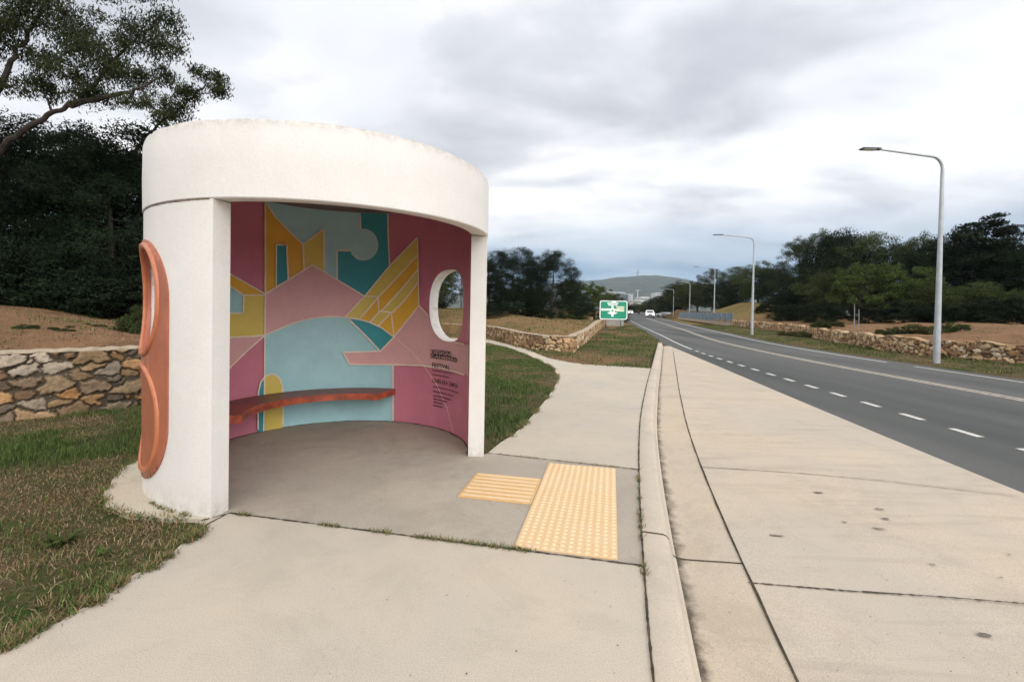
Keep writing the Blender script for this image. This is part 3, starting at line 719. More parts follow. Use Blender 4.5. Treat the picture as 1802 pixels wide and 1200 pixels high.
# roof ring with a chipped, slightly wavy rim
bm = bmesh.new(); RR = RO+.007; prev = None; n = 288; first = None
for k in range(n):
    a = 2*pi*k/n
    chip = -.003*max(0, float(fbm(k*.5, 3, 4))-.50)*6*(float(vnoise(k*.13, 1, 3)) > .45) + .003*sin(a*5)
    if int(k*360/n) in (249, 232, 262): chip -= .010
    p = [(RI, HW_Z0+.012), (RR-.008, HW_Z0), (RR, HW_Z0+.008), (RR+.003*sin(a*7), (HW_Z0+HW_Z1)/2), (RR, HW_Z1-.03+chip), (RR-.008, HW_Z1+chip), (RI+.02, HW_Z1+chip*.6), (RI, HW_Z1-.02), (RI, HW_Z1-.10)]
    row = [bm.verts.new((r*cos(a), r*sin(a), z)) for r, z in p]
    if prev:
        for q in range(len(row)-1): bm.faces.new((prev[q], row[q], row[q+1], prev[q+1])).smooth = q not in (0, 5)
    else: first = row
    prev = row
for q in range(len(first)-1): bm.faces.new((prev[q], first[q], first[q+1], prev[q+1])).smooth = q not in (0, 5)
# ring's inner drum over the opening
prev = None
for k in range(61):
    a = radians(A1-360+(A2-(A1-360))*k/60); row = [bm.verts.new((RI*cos(a), RI*sin(a), z)) for z in (HW_Z0+.012, 2.59)]
    if prev: bm.faces.new((prev[0], prev[1], row[1], row[0]))
    prev = row
bmesh.ops.remove_doubles(bm, verts=list(bm.verts), dist=1e-5); bmesh.ops.recalc_face_normals(bm, faces=list(bm.faces))
bmobj('roof_ring', bm, M['whiterim'], shelter)
bm = bmesh.new()
bmesh.ops.create_cone(bm, cap_ends=True, segments=96, radius1=RI+.02, radius2=RI+.02, depth=.04, matrix=Matrix.Translation((0, 0, 2.602)))
bmobj('ceiling', bm, M['ceil'], shelter)
# inner upper drum behind the mural
bm = bmesh.new(); t, SC = cyl_flat(bm, rect(A2, A1, HW_Z0, 2.585)); bend(t, SC, RI+.001, True, 0, bm); bmobj('upper_drum', bm, M['whiterim'], shelter)

# mural, painted on the inner face; outlines measured on the curved wall
def M2(zx, zy):                     # point of the mural as (theta, z) on the inner wall
    px, py = 380+zx/2.4, 330+zy/2.4
    d = ray(px, py); a = d.x**2+d.y**2; b = -2*(d.x*CX+d.y*CY); c = CX*CX+CY*CY-RI*RI
    D_ = max(b*b-4*a*c, 0); t = (-b+sqrt(D_))/2/a; X_, Y_ = d.x*t, d.y*t
    th = degrees(atan2(Y_-CY, X_-CX)); 
    if th < -60: th += 360
    return th, CAMZ+d.z*t
def MP(pts, sub=4):
    o = []
    for (x0, y0), (x1, y1) in zip(pts, pts[1:]+pts[:1]):
        n = max(1, int(hypot(x1-x0, y1-y0)/40))
        for k in range(n): o.append(M2(x0+(x1-x0)*k/n, y0+(y1-y0)*k/n))
    return o
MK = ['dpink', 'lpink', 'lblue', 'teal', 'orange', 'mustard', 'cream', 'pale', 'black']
mb = bmesh.new(); layer = [0]
def paint(pts, colr, conv=True, cut=HR):
    layer[0] += 1; p = MP(pts) if conv else pts
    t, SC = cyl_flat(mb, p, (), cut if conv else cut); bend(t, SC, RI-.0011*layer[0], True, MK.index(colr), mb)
th0 = M2(203, 600)[0]; th1 = M2(735, 340)[0]; th1b = M2(752, 850)[0]
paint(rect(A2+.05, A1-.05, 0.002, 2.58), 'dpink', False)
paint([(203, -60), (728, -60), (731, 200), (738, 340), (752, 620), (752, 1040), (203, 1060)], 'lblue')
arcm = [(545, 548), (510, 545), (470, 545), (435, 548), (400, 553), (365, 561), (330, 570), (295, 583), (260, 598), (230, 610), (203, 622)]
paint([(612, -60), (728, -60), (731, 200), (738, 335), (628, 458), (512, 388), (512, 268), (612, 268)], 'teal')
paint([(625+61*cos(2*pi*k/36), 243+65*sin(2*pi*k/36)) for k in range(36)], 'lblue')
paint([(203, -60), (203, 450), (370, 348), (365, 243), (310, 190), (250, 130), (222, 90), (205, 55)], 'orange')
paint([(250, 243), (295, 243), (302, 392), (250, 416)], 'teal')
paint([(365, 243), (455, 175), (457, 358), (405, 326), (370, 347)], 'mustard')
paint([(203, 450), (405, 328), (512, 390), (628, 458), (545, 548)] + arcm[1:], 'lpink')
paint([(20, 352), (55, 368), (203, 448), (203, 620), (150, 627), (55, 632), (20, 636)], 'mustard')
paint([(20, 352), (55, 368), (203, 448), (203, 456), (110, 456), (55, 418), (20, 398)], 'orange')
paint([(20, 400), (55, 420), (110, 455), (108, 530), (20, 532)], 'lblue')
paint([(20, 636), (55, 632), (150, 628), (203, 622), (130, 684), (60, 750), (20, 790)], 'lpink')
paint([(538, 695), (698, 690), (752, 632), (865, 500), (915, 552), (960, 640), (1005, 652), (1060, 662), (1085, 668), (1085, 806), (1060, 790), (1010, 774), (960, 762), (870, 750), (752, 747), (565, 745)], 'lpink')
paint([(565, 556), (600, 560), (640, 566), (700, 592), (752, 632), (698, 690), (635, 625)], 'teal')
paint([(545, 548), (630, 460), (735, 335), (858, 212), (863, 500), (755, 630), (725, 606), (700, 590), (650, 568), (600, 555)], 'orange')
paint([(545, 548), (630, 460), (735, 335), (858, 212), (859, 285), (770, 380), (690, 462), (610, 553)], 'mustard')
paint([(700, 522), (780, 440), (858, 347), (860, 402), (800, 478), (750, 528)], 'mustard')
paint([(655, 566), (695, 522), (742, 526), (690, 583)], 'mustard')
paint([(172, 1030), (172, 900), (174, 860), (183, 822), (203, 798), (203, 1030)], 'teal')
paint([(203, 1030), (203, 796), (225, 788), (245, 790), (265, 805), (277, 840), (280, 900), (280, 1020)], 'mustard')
# outlines
def stroke(pts, w=.0165, colr='cream', cut=HR):
    layer[0] += .02; r = RI-.0011*(26)-.00002*layer[0]
    P = []
    for (x0, y0), (x1, y1) in zip(pts, pts[1:]):
        n = max(1, int(hypot(x1-x0, y1-y0)/14))
        for k in range(n): P.append(M2(x0+(x1-x0)*k/n, y0+(y1-y0)*k/n))
    P.append(M2(*pts[-1])); Q = [Vector((radians(a)*RI, z)) for a, z in P]
    prev = None; rows = []
    for i, p in enumerate(Q):
        d1 = (Q[min(i+1, len(Q)-1)]-p); d0 = (p-Q[max(i-1, 0)])
        d = ((d1.normalized() if d1.length > 1e-6 else Vector((0, 0)))+(d0.normalized() if d0.length > 1e-6 else Vector((0, 0))))
        if d.length < 1e-5: continue
        d.normalize(); n_ = Vector((-d.y, d.x)); ww = w/2*random.uniform(.85, 1.15)
        row = [p-n_*ww, p+n_*ww]
        if any(q.y > 2.579 or q.y < .003 or degrees(q.x/RI) < A2+.2 or degrees(q.x/RI) > A1-.2 for q in row) or (cut and inpoly(np.array([degrees(p.x/RI)]), np.array([p.y]), HR)[0]): prev = None; continue
        v = [mb.verts.new((r*cos(q.x/RI), r*sin(q.x/RI), q.y)) for q in row]
        if prev:
            f = mb.faces.new((prev[0], prev[1], v[1], v[0])); f.material_index = MK.index(colr); f.normal_update(); c = f.calc_center_median()
            if f.normal.x*c.x+f.normal.y*c.y > 0: f.normal_flip()
        prev = v
for s in ([(203, -50), (203, 450), (201, 622), (200, 800), (196, 1040)], [(203, 450), (405, 328), (512, 390), (628, 458)], [(365, 243), (455, 175), (457, 358)], [(205, 55), (222, 90), (250, 130), (310, 190), (365, 243), (370, 347)],
          [(250, 416), (250, 243), (295, 243), (302, 392)], [(20, 352), (55, 368), (203, 450)], [(20, 398), (55, 418), (110, 455), (203, 454)], [(110, 455), (108, 530), (20, 532)], [(20, 636), (55, 632), (150, 628), (203, 622)],
          [(40, 770), (60, 750), (130, 684), (203, 622)], arcm[::-1]+[(600, 555), (650, 568), (700, 590), (755, 630)], [(728, -50), (731, 200), (738, 338)],
          [(545, 548), (630, 460), (735, 335), (858, 212), (863, 500), (755, 632)], [(610, 553), (690, 462), (770, 380), (859, 285)], [(700, 524), (780, 440), (859, 347)], [(655, 567), (695, 522), (750, 528), (800, 478), (860, 402)],
          [(630, 460), (688, 461), (692, 522)], [(690, 583), (745, 528), (757, 630)], [(512, 390), (512, 268), (572, 268)], [(612, -50), (612, 178)], [(698, 690), (640, 692), (538, 695), (565, 745), (752, 747), (870, 750), (960, 762), (1010, 774), (1060, 790)],
          [(752, 750), (752, 1010)], [(865, 500), (890, 526), (915, 552)], [(757, 632), (830, 690), (880, 745), (940, 830), (985, 930), (1015, 1045)], [(1000, 650), (1060, 662)], [(565, 558), (635, 625), (698, 690), (755, 632)],
          [(172, 1020), (172, 900), (174, 860), (183, 822), (203, 796), (225, 787), (245, 789), (265, 804), (277, 840), (280, 900), (280, 1015)]):
    stroke(s, .0165 if s[0] != (757, 632) else .007)
stroke([(625+61*cos(t_), 243+65*sin(t_)) for t_ in np.linspace(-1.75, 2.55, 40)], .009, 'pale')
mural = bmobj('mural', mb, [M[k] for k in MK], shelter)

# lettering on the wall below the round window
def word(txt, zx0, zy0, zx1, zy1, colr, layerr, bm, height=None):
    a0, z0 = M2(zx0, zy1); a1, z1 = M2(zx1, zy1); _, zt_ = M2(zx0, zy0)
    c = bpy.data.curves.new('t', 'FONT'); c.body = txt; c.resolution_u = 3; c.offset = .008
    ob = bpy.data.objects.new('t', c); C.objects.link(ob); bpy.context.view_layer.update()
    dg = bpy.context.evaluated_depsgraph_get(); me = bpy.data.meshes.new_from_object(ob.evaluated_get(dg))
    xs = [v.co.x for v in me.vertices]; ys = [v.co.y for v in me.vertices]
    mn, mx, yn, yx = min(xs), max(xs), 0, .73
    W = radians(a0-a1)*RI; Hh = (zt_-z0); base = {}
    r = RI-.0011*26-layerr
    for v in me.vertices:
        u = (v.co.x-mn)/(mx-mn); a = radians(a0)-u*W/RI; z = z0+(z1-z0)*u*.0+(v.co.y-yn)/(yx-yn)*Hh
        base[v.index] = bm.verts.new((r*cos(a), r*sin(a), z))
    for p in me.polygons:
        try: f = bm.faces.new([base[i] for i in p.vertices])
        except ValueError: continue
        f.normal_update(); cc = f.calc_center_median(); f.material_index = colr
        if f.normal.x*cc.x+f.normal.y*cc.y > 0: f.normal_flip()
    bpy.data.objects.remove(ob); bpy.data.curves.remove(c); bpy.data.meshes.remove(me)
def plate(a0, a1, z0, z1, bm, mi, layerr):
    t, SC = cyl_flat(bm, [(a1, z0), (a0, z0), (a0, z1), (a1, z1)], (), None, 1.5); bend(t, SC, RI-.0011*26-layerr, True, mi, bm)
LM = [M['black'], M['lpink']]
lb = bmesh.new()
aL, zA = M2(915, 683); aD, _ = M2(999, 700); aR, _ = M2(1026, 735); _, zB = M2(915, 703); _, zC = M2(915, 718)
plate(aD, aL, zB, zA, lb, 0, .0008); plate(aR, aL, zC-.002, zB, lb, 0, .0008)
def wordz(txt, a0, a1, z0, h, colr, lay): 
    global M2
    keep = M2; q = [(a0, z0), (a1, z0), (a0, z0+h)]; it = iter(q); M2 = lambda *a: next(it)
    try: word(txt, 0, 0, 0, 0, colr, lay, lb)
    finally: M2 = keep
hd, hc = zA-zB, zB-zC+.002
wordz('DESIGN', aL-.3, aD+.3, zB+hd*.14, hd*.74, 1, .0016); wordz('CANBERRA', aL-.3, aR+.3, zC+hc*.12, hc*.72, 1, .0016)
bmobj('banner_lettering', lb, LM, shelter); lb = bmesh.new()
_, zf = M2(921, 757); af, _ = M2(921, 757); ag, _ = M2(996, 760); _, zf2 = M2(921, 733)
wordz('FESTIVAL', af, ag, zf, .055, 0, .0008); bmobj('title_lettering', lb, LM, shelter); lb = bmesh.new()
_, zl = M2(921, 818); al, _ = M2(921, 818); ar, _ = M2(1030, 830)
am = al+(ar-al)*.56; wordz('CHELSEA', al, am, zl-.006, .047, 0, .0008); bmobj('name_lettering', lb, LM, shelter); lb = bmesh.new(); wordz('LEMON', am+(ar-al)*.05, ar, zl-.006, .047, 0, .0008); bmobj('name_lettering', lb, LM, shelter)
# the small print cannot be read in the photograph: word-long dashes only
rr = random.Random(3)
for y0, x1 in ((770, 1003), (788, 995), (838, 1034), (858, 1012), (876, 1004), (890, 985), (903, 966), (917, 968)):
    lb = bmesh.new(); a0, z = M2(922+(y0-770)*.03, y0); a1, _ = M2(x1, y0); a = a0
    while a > a1+.3:
        wl = rr.uniform(.7, 2.0); b = max(a1, a-wl); plate(b, a, z-.006, z+.005, lb, 0, .0008); a = b-.35
    bmobj('small_print', lb, LM, shelter)

# orange fibreglass surround on the outside, a window above and a shallow dish below
def surround(ca):
    root_m = M['fibre']; hw = degrees(.53/RO)
    st = []
    zc0, zc1, rz, wd = .58, 1.44, .455, .535
    for k in range(25): t_ = pi+pi*k/24; st.append((ca+hw*math.copysign(abs(cos(t_))**.85, cos(t_)), zc0+rz*sin(t_)))
    for k in range(1, 8): st.append((ca+hw, zc0+(zc1-zc0)*k/8))
    for k in range(25): t_ = pi*k/24; st.append((ca+hw*math.copysign(abs(cos(t_))**.85, cos(t_)), zc1+rz*sin(t_)))
    for k in range(1, 8): st.append((ca-hw, zc1+(zc0-zc1)*k/8))
    up = oval(ca, 1.45, 15.0, .385, 48, 2.3); lo = oval(ca, .57, 15.0, .365, 48, 2.3)
    bm = bmesh.new(); t, SC = cyl_flat(bm, st, (up, lo)); bend(t, SC, RO+.010, False, 0, bm)
    for lp, r0, r1 in ((st, RO-.005, RO+.010), (up, RO-.03, RO+.010)):
        for (a0, z0), (a1, z1) in zip(lp, lp[1:]+lp[:1]):
            bm.faces.new([bm.verts.new((r*cos(radians(a)), r*sin(radians(a)), z)) for a, z, r in ((a0, z0, r0), (a1, z1, r0), (a1, z1, r1), (a0, z0, r1))]).smooth = True
    bmesh.ops.remove_doubles(bm, verts=list(bm.verts), dist=1e-4); bmesh.ops.recalc_face_normals(bm, faces=list(bm.faces))
    fr = bmobj('window_surround', bm, root_m, shelter)
    bm = bmesh.new(); t, SC = cyl_flat(bm, lo); bend(t, SC, lambda a, z: RO+.010, False, 0, bm)
    for v in bm.verts:
        a = degrees(atan2(v.co.y, v.co.x)) % 360; q = ((a-ca)/15.0)**2+((v.co.z-.57)/.365)**2; r = RO+.011-.009*max(0, 1-q*q); aa = atan2(v.co.y, v.co.x); v.co.x, v.co.y = r*cos(aa), r*sin(aa)
    bmobj('lower_dish', bm, root_m, fr)
    for nm, lp in (('window_rim', oval(ca, 1.45, 15.6, .405, 72, 2.3)), ('dish_rim', oval(ca, .57, 15.9, .385, 72, 2.3))):
        bm = bmesh.new(); rings = []
        for k, (a, z) in enumerate(lp):
            a2_, z2_ = lp[(k+1) % len(lp)]; a0_, z0_ = lp[k-1]
            tv = Vector(((radians(a2_-a0_))*RO, z2_-z0_)).normalized(); nn = Vector((tv.y, -tv.x)); ring = []
            for q in range(10):
                f_ = 2*pi*q/10; du, dr = .022*cos(f_), .019*sin(f_)
                aa = radians(a)+nn.x*du/RO; r = RO+.008+dr; ring.append(bm.verts.new((r*cos(aa), r*sin(aa), z+nn.y*du)))
            rings.append(ring)
        for k in range(len(rings)):
            for q in range(10):
                f = bm.faces.new((rings[k][q], rings[k][(q+1) % 10], rings[(k+1) % len(rings)][(q+1) % 10], rings[(k+1) % len(rings)][q])); f.smooth = True
        bmesh.ops.recalc_face_normals(bm, faces=list(bm.faces)); bmobj(nm, bm, M['rimfib'], fr)
surround(223)
# timber bench along the wall
def arcslab(bm, a0, a1, r0, r1, z0, z1, n=44, mi=0, slant=0, topmi=None):
    prev = None; rows = []
    for k in range(n+1):
        t_ = k/n; row = []; r0v = r0-(.085*t_**2 if slant else 0)
        for r, z in ((r0v, z0), (r1, z0), (r1, z1), (r0v, z1)):
            a = radians(a0+(a1-a0)*t_ + (slant*(r1-r)/(r1-r0)*(1-2*t_)))
            row.append(bm.verts.new((r*cos(a), r*sin(a), z)))
        if prev:
            for q in range(4):
                f = bm.faces.new((prev[q], prev[(q+1) % 4], row[(q+1) % 4], row[q])); f.material_index = (topmi if topmi is not None and q == 2 else mi)
        prev = row; rows.append(row)
    bm.faces.new(rows[0]); bm.faces.new(rows[-1][::-1]); bmesh.ops.recalc_face_normals(bm, faces=list(bm.faces))
bench = bpy.data.objects.new('bench', None); C.objects.link(bench); bench.parent = shelter; bench.empty_display_size = .1
bm = bmesh.new(); arcslab(bm, 77, 202, .872, RI-.045, .345, .418, 60, 0, 1.5, 1); bmobj('bench_seat', bm, [M['timber'], M['timbertop']], bench)
for a in (86, 110, 134, 158, 180):
    bm = bmesh.new(); Mr = Matrix.Rotation(radians(a), 4, 'Z')
    box(bm, ((RI-.035+.96)/2, 0, .334), (RI-.035-.96, .05, .02), M=Mr)
    bmobj('bracket', bm, M['lamphead'], bench)
# grime line where ring and wall meet, cracks at the corner
bm = bmesh.new(); prev = None
for a in np.arange(148, 259.2, 1.2):
    w_ = .003+.008*float(fbm(a*.5, 2, 6)); r = RO+.0025; row = [bm.verts.new((r*cos(radians(a)), r*sin(radians(a)), z)) for z in (HW_Z0-w_, HW_Z0+.004)]
    if prev: bm.faces.new((prev[0], prev[1], row[1], row[0]))
    prev = row
bmobj('seam', bm, M['grime'], shelter)
# ------------------------------------------------------------------ trees
def leaves(rng, centers, radii, n, size, droop=.3, aspect=.4, shell=.55):
    p_ = radii[:, 0]**1.6; k = rng.choice(len(centers), n, p=p_/p_.sum()); d = rng.normal(size=(n, 3)); d /= np.linalg.norm(d, axis=1)[:, None]
    r = rng.uniform(0, 1, n)**shell
    c = centers[k]+d*r[:, None]*radii[k]
    t = rng.normal(size=(n, 3)); t[:, 2] -= droop*2; t /= np.linalg.norm(t, axis=1)[:, None]
    s = np.cross(t, rng.normal(size=(n, 3))); s /= np.linalg.norm(s, axis=1)[:, None]+1e-9
    L_ = size*rng.uniform(.6, 1.4, n)[:, None]; W_ = L_*aspect
    V = np.stack([c-t*L_/2, c+s*W_/2, c+t*L_/2, c-s*W_/2], 1).reshape(-1, 3)
    return V, np.arange(n*4).reshape(-1, 4)
def make_tree(name, seed, blobs, nleaf, size, leafm, barkm, clus=9, crad=.36, trunk_r=.16, droop=.3, aspect=.4, trunk_path=None, low_skirt=0, limb_r=.35, twigs=False, loc=(0, 0, 0), limbs=()):
    """blobs: list of (x,y,z, rx,ry,rz) relative to the foot; crown of leaf clusters spread over the blobs, limbs reach each blob"""
    rng = np.random.default_rng(seed); root = bpy.data.objects.new(name, None); C.objects.link(root); root.location = loc; root.empty_display_size = .3
    cen = []; rad = []; owner = []
    for bi_, b in enumerate(blobs):
        vol = (b[3]*b[4]*b[5])**(1/3)
        m_ = max(4, int(clus*(.6+vol*.5)))
        for q in range(m_):
            d = rng.normal(size=3); d /= np.linalg.norm(d); r = rng.uniform(.35, 1.0)**.6
            cen.append(np.array(b[:3])+d*r*np.array(b[3:6])); rr_ = vol*crad*rng.uniform(.6, 1.25); rad.append((rr_*1.15, rr_*1.15, rr_*rng.uniform(.55, .95))); owner.append(bi_)
    cen = np.array(cen); rad = np.array(rad)
    V, Fq = leaves(rng, cen, rad, nleaf, size, droop, aspect)
    V[:, 2] = np.maximum(V[:, 2], .02)
    link('crown', np_mesh('crown', V, Fq, 4), root, [leafm])
    bm = bmesh.new(); H_ = max(b[2] for b in blobs)
    tp = trunk_path or [(0, 0, -.3), (.05*H_*rng.uniform(-1, 1), .05*H_*rng.uniform(-1, 1), H_*.3), (.08*H_*rng.uniform(-1, 1), .08*H_*rng.uniform(-1, 1), H_*.62), (.05*H_*rng.uniform(-1, 1), 0, H_*.95)]
    tp = [Vector(p) for p in tp]; fine_ = []
    for a, b in zip(tp, tp[1:]): fine_ += [a.lerp(b, k/5)+Vector(rng.normal(size=3))*trunk_r*.12 for k in range(5)]
    fine_.append(tp[-1]); nn = len(fine_)
    tube(bm, fine_, [trunk_r*(1.25-.15*min(i, 1))*(1-.86*i/(nn-1)) for i in range(nn)], 8)
    skel = []
    for lp in limbs:
        lp = [Vector(q) for q in lp]; ft = []
        for a, b in zip(lp, lp[1:]): ft += [a.lerp(b, k/6)+Vector(rng.normal(size=3))*.03 for k in range(6)]
        ft.append(lp[-1]); m_ = len(ft); rs = [trunk_r*(.50-.40*i/(m_-1)) for i in range(m_)]
        tube(bm, ft, rs, 7); skel += [(q, r_) for q, r_ in zip(ft, rs)][3:]
    for bi_, b in enumerate(blobs):
        tgt = Vector(b[:3])
        if skel:
            s0, r0 = min(skel, key=lambda q: (q[0]-tgt).length+.25*max(0, q[0].z-tgt.z)); r0 = r0*.6
            mid = s0.lerp(tgt, .5)+Vector(rng.normal(size=3))*.12*(tgt-s0).length; pts = []
            for k in range(8):
                t_ = k/7; pts.append(s0*(1-t_)**2+mid*2*t_*(1-t_)+tgt*t_*t_+Vector(rng.normal(size=3))*.02*(0 < k < 7))
            tube(bm, pts, [r0*(1-.7*k/7) for k in range(8)], 6)
            for q in range(len(cen)):
                if owner[q] != bi_: continue
                s1 = pts[int(rng.integers(2, 8))]; e = Vector(cen[q]); m1 = s1.lerp(e, .5)+Vector(rng.normal(size=3))*.05
                tube(bm, [s1, m1, e], [r0*.3, r0*.18, .004], 4, False)
            continue
        cand = [i for i in range(2, nn-1) if fine_[i].z < tgt.z-.15*b[5]] or [2]
        i0 = min(cand, key=lambda i: (fine_[i]-tgt).length); s0 = fine_[i0]; r0 = max(.03, trunk_r*(1-.86*i0/(nn-1))*.6)*limb_r/.35
        mid = s0.lerp(tgt, .5)+Vector((0, 0, -.10*(tgt-s0).length))+Vector(rng.normal(size=3))*.06*(tgt-s0).length
        pts = []
        for k in range(8):
            t_ = k/7; pts.append(s0*(1-t_)**2+mid*2*t_*(1-t_)+tgt*t_*t_+Vector(rng.normal(size=3))*.015*(tgt-s0).length*(0 < k < 7))
        tube(bm, pts, [r0*(1-.75*k/7) for k in range(8)], 6)
        if twigs:
            for q in range(len(cen)):
                if owner[q] != bi_: continue
                s1 = pts[int(rng.integers(3, 8))]; e = Vector(cen[q]); m1 = s1.lerp(e, .5)+Vector((0, 0, -.06))+Vector(rng.normal(size=3))*.05
                tube(bm, [s1, m1, e], [r0*.3, r0*.18, .005], 4, False)
    bmobj('trunk', bm, barkm, root)
    root['_h'] = float(V[:, 2].max())
    return root
def dup(root, loc, rz, sc, name=None):
    r = root.copy(); C.objects.link(r); r.location = loc; r.rotation_euler = (0, 0, rz); r.scale = sc
    for ch in root.children: c = ch.copy(); C.objects.link(c); c.parent = r
    return r
def blobs_random(seed, H, W, n, zlo=.1, top=.9, shape=1.0, rad=(.16, .26), flat_=.8):
    r = random.Random(seed); out_ = []
    for i in range(n):
        t = (i+.5)/n; z = H*(zlo+(top-zlo)*t); env = W/2*sin(pi*min(1, max(.12, (.18+.82*(1-abs(2*((t*.85+.1))-.9)**1.6)))/2))**shape
        a = i*2.399+r.uniform(-.4, .4); rr_ = env*r.uniform(.45, 1.0); s = H*r.uniform(*rad)
        out_.append((cos(a)*rr_, sin(a)*rr_, z, s, s, s*flat_*r.uniform(.8, 1.1)))
    return out_
protos = {}
protos['dense'] = make_tree('dense_tree', 1, blobs_random(1, 8, 5.2, 20, .08, .86, 1, (.14, .21)), 36000, .15, M['leafB'], M['bark'], 14, .50)
protos['round'] = make_tree('round_tree', 2, blobs_random(2, 7, 6.4, 20, .20, .84, 1, (.14, .21), .75), 26000, .17, M['leafC'], M['bark'], 12, .50)
protos['gum'] = make_tree('gum_tree', 3, blobs_random(3, 9, 6.0, 18, .30, .86, 1, (.10, .17), .75), 24000, .16, M['leafC'], M['palebark'], 9, .50, .17, .8, .28, limb_r=.5)
protos['tallgum'] = make_tree('gum_tree', 13, blobs_random(13, 10, 5.6, 24, .12, .86, 1, (.11, .17), .85), 36000, .16, M['leafA'], M['bark'], 10, .50, .2, .9, .28, limb_r=.45)
protos['cedar'] = make_tree('cedar_tree', 4, [(cos(i*2.4)*(3.0-.13*i)*.7, sin(i*2.4)*(3.0-.13*i)*.7, 1.4+i*.38, 1.5-.05*i, 1.5-.05*i, .42) for i in range(17)]+[(0, 0, 2+.6*i, 1.1, 1.1, .6) for i in range(9)], 40000, .14, M['leafB'], M['bark'], 12, .46)
protos['bright'] = make_tree('round_tree', 6, blobs_random(6, 6, 5.6, 18, .16, .80, 1, (.15, .21), .8), 24000, .15, M['leafD'], M['bark'], 10, .40)
protos['bush'] = make_tree('bush', 9, blobs_random(9, 2.4, 3.0, 14, .08, .75, 1, (.18, .27), .85), 16000, .10, M['leafB'], M['bark'], 12, .5, .05)
protos['fine'] = make_tree('dense_tree', 19, blobs_random(19, 7.5, 6.0, 24, .06, .86, 1, (.11, .18)), 70000, .095, M['leafB'], M['bark'], 14, .52)
protos['shrub'] = make_tree('shrub', 7, [(0, 0, .45, .6, .6, .4), (.5, .1, .35, .5, .5, .3), (-.5, 0, .4, .5, .5, .32), (.1, -.4, .35, .5, .5, .3), (0, .5, .3, .5, .4, .28)], 6000, .09, M['leafC'], M['bark'], 8, .5, .03)
protos['dryshrub'] = make_tree('shrub', 8, [(0, 0, .3, .5, .5, .3), (.6, .1, .28, .5, .4, .26), (-.6, 0, .26, .45, .5, .26), (1.1, 0, .24, .4, .4, .22)], 5000, .10, M['leafE'], M['bark'], 8, .5, .02)
used = set()
def plant(kind, px, Y, top=None, H_=None, rz=0, wide=1.0, label='', cat='tree', group=None, z=None, x=None):
    p = protos[kind]; X_ = D(px, 550, Y).x if x is None else x; zg = h1(X_, Y) if z is None else z
    if H_ is None: H_ = D(px, top, Y).z-zg
    s = H_/p['_h']
    if kind in used: o = dup(p, (X_, Y, zg-.05), rz, (s*wide, s*wide, s))
    else: o = p; used.add(kind); o.location = (X_, Y, zg-.05); o.rotation_euler = (0, 0, rz); o.scale = (s*wide, s*wide, s)
    tag(o, label, cat, group)
    return o
# the tall open eucalypt over the left bank, clumps at their own depths
base = D(-70, 540, 13.2); bz = h1(base.x, base.y); base.z = bz
def rel(px, py, Y): p = D(px, py, Y); return (p.x-base.x, p.y-base.y, p.z-base.z)
eb = []
for px, py, Y, r, f in [(20, 40, 12.6, .75, 1), (85, 25, 13, .7, 1), (60, 95, 13.2, .5, .8), (130, 60, 13.3, .75, 1), (175, 110, 12.8, .75, 1), (115, 120, 12.6, .55, .8), (205, 45, 13.4, .55, .9), (250, 75, 13, .55, .9), (285, 45, 13.2, .55, .9), (300, 85, 12.7, .42, .8),
                     (225, 140, 13.1, .55, .7), (165, 170, 13, .55, .7), (75, 160, 12.7, .45, .6), (235, 175, 12.6, .38, .5), (290, 130, 13.1, .30, .5), (362, 138, 12.7, .42, .6), (335, 160, 12.9, .42, .6), (312, 190, 13, .42, .6), (285, 205, 12.8, .3, .6), (378, 158, 12.9, .3, .5),
                     (30, 150, 13, .45, .6), (-30, 60, 13, .9, 1), (-100, 30, 12.5, 1.1, 1), (-160, 120, 13, 1.1, 1), (-60, -60, 13.2, 1.2, 1), (60, -70, 12.9, 1.1, 1), (170, -50, 13.2, .9, 1), (255, -25, 13, .6, .9), (-140, -80, 13.6, 1.2, 1), (20, -150, 13, 1.2, 1), (-200, 220, 13, 1.0, 1), (-110, 180, 13.6, .9, 1)]:
    x_, y_, z_ = rel(px, py, Y); eb.append((x_, y_, z_, r*.85, r*1.0, r*.66))
tr = [(0, 0, -.3), rel(-60, 400, 13.2), rel(-30, 250, 13.1), rel(-20, 120, 13), rel(-10, 0, 13), rel(0, -90, 13)]
lm = [[rel(-55, 330, 13.2), rel(20, 245, 13), rel(75, 208, 12.9), rel(125, 185, 12.8), rel(165, 150, 12.8), rel(205, 105, 13), rel(245, 65, 13), rel(285, 35, 13.1)],
      [rel(-35, 240, 13.1), rel(10, 130, 12.9), rel(45, 70, 12.9), rel(85, 0, 13), rel(150, -60, 13)],
      [rel(-25, 160, 13), rel(-60, 60, 13.2), rel(-90, -40, 13)],
      [rel(-50, 300, 13.2), rel(-130, 200, 13), rel(-180, 130, 13)],
      [rel(-60, 400, 13.2), rel(40, 380, 16.5), rel(160, 330, 18.5), rel(240, 262, 18.3), rel(290, 212, 16), rel(330, 180, 14), rel(362, 150, 12.8)],
      [rel(125, 185, 12.8), rel(190, 170, 12.7), rel(240, 160, 12.7), rel(290, 130, 13)]]
euc = make_tree('eucalyptus_tree', 31, eb, 105000, .098, M['leafA'], M['bark'], 12, .78, .17, .9, .26, trunk_path=tr, limbs=lm, loc=base)
tag(euc, 'tall open eucalyptus with bare forked branches against the sky over the left bank', 'tree')
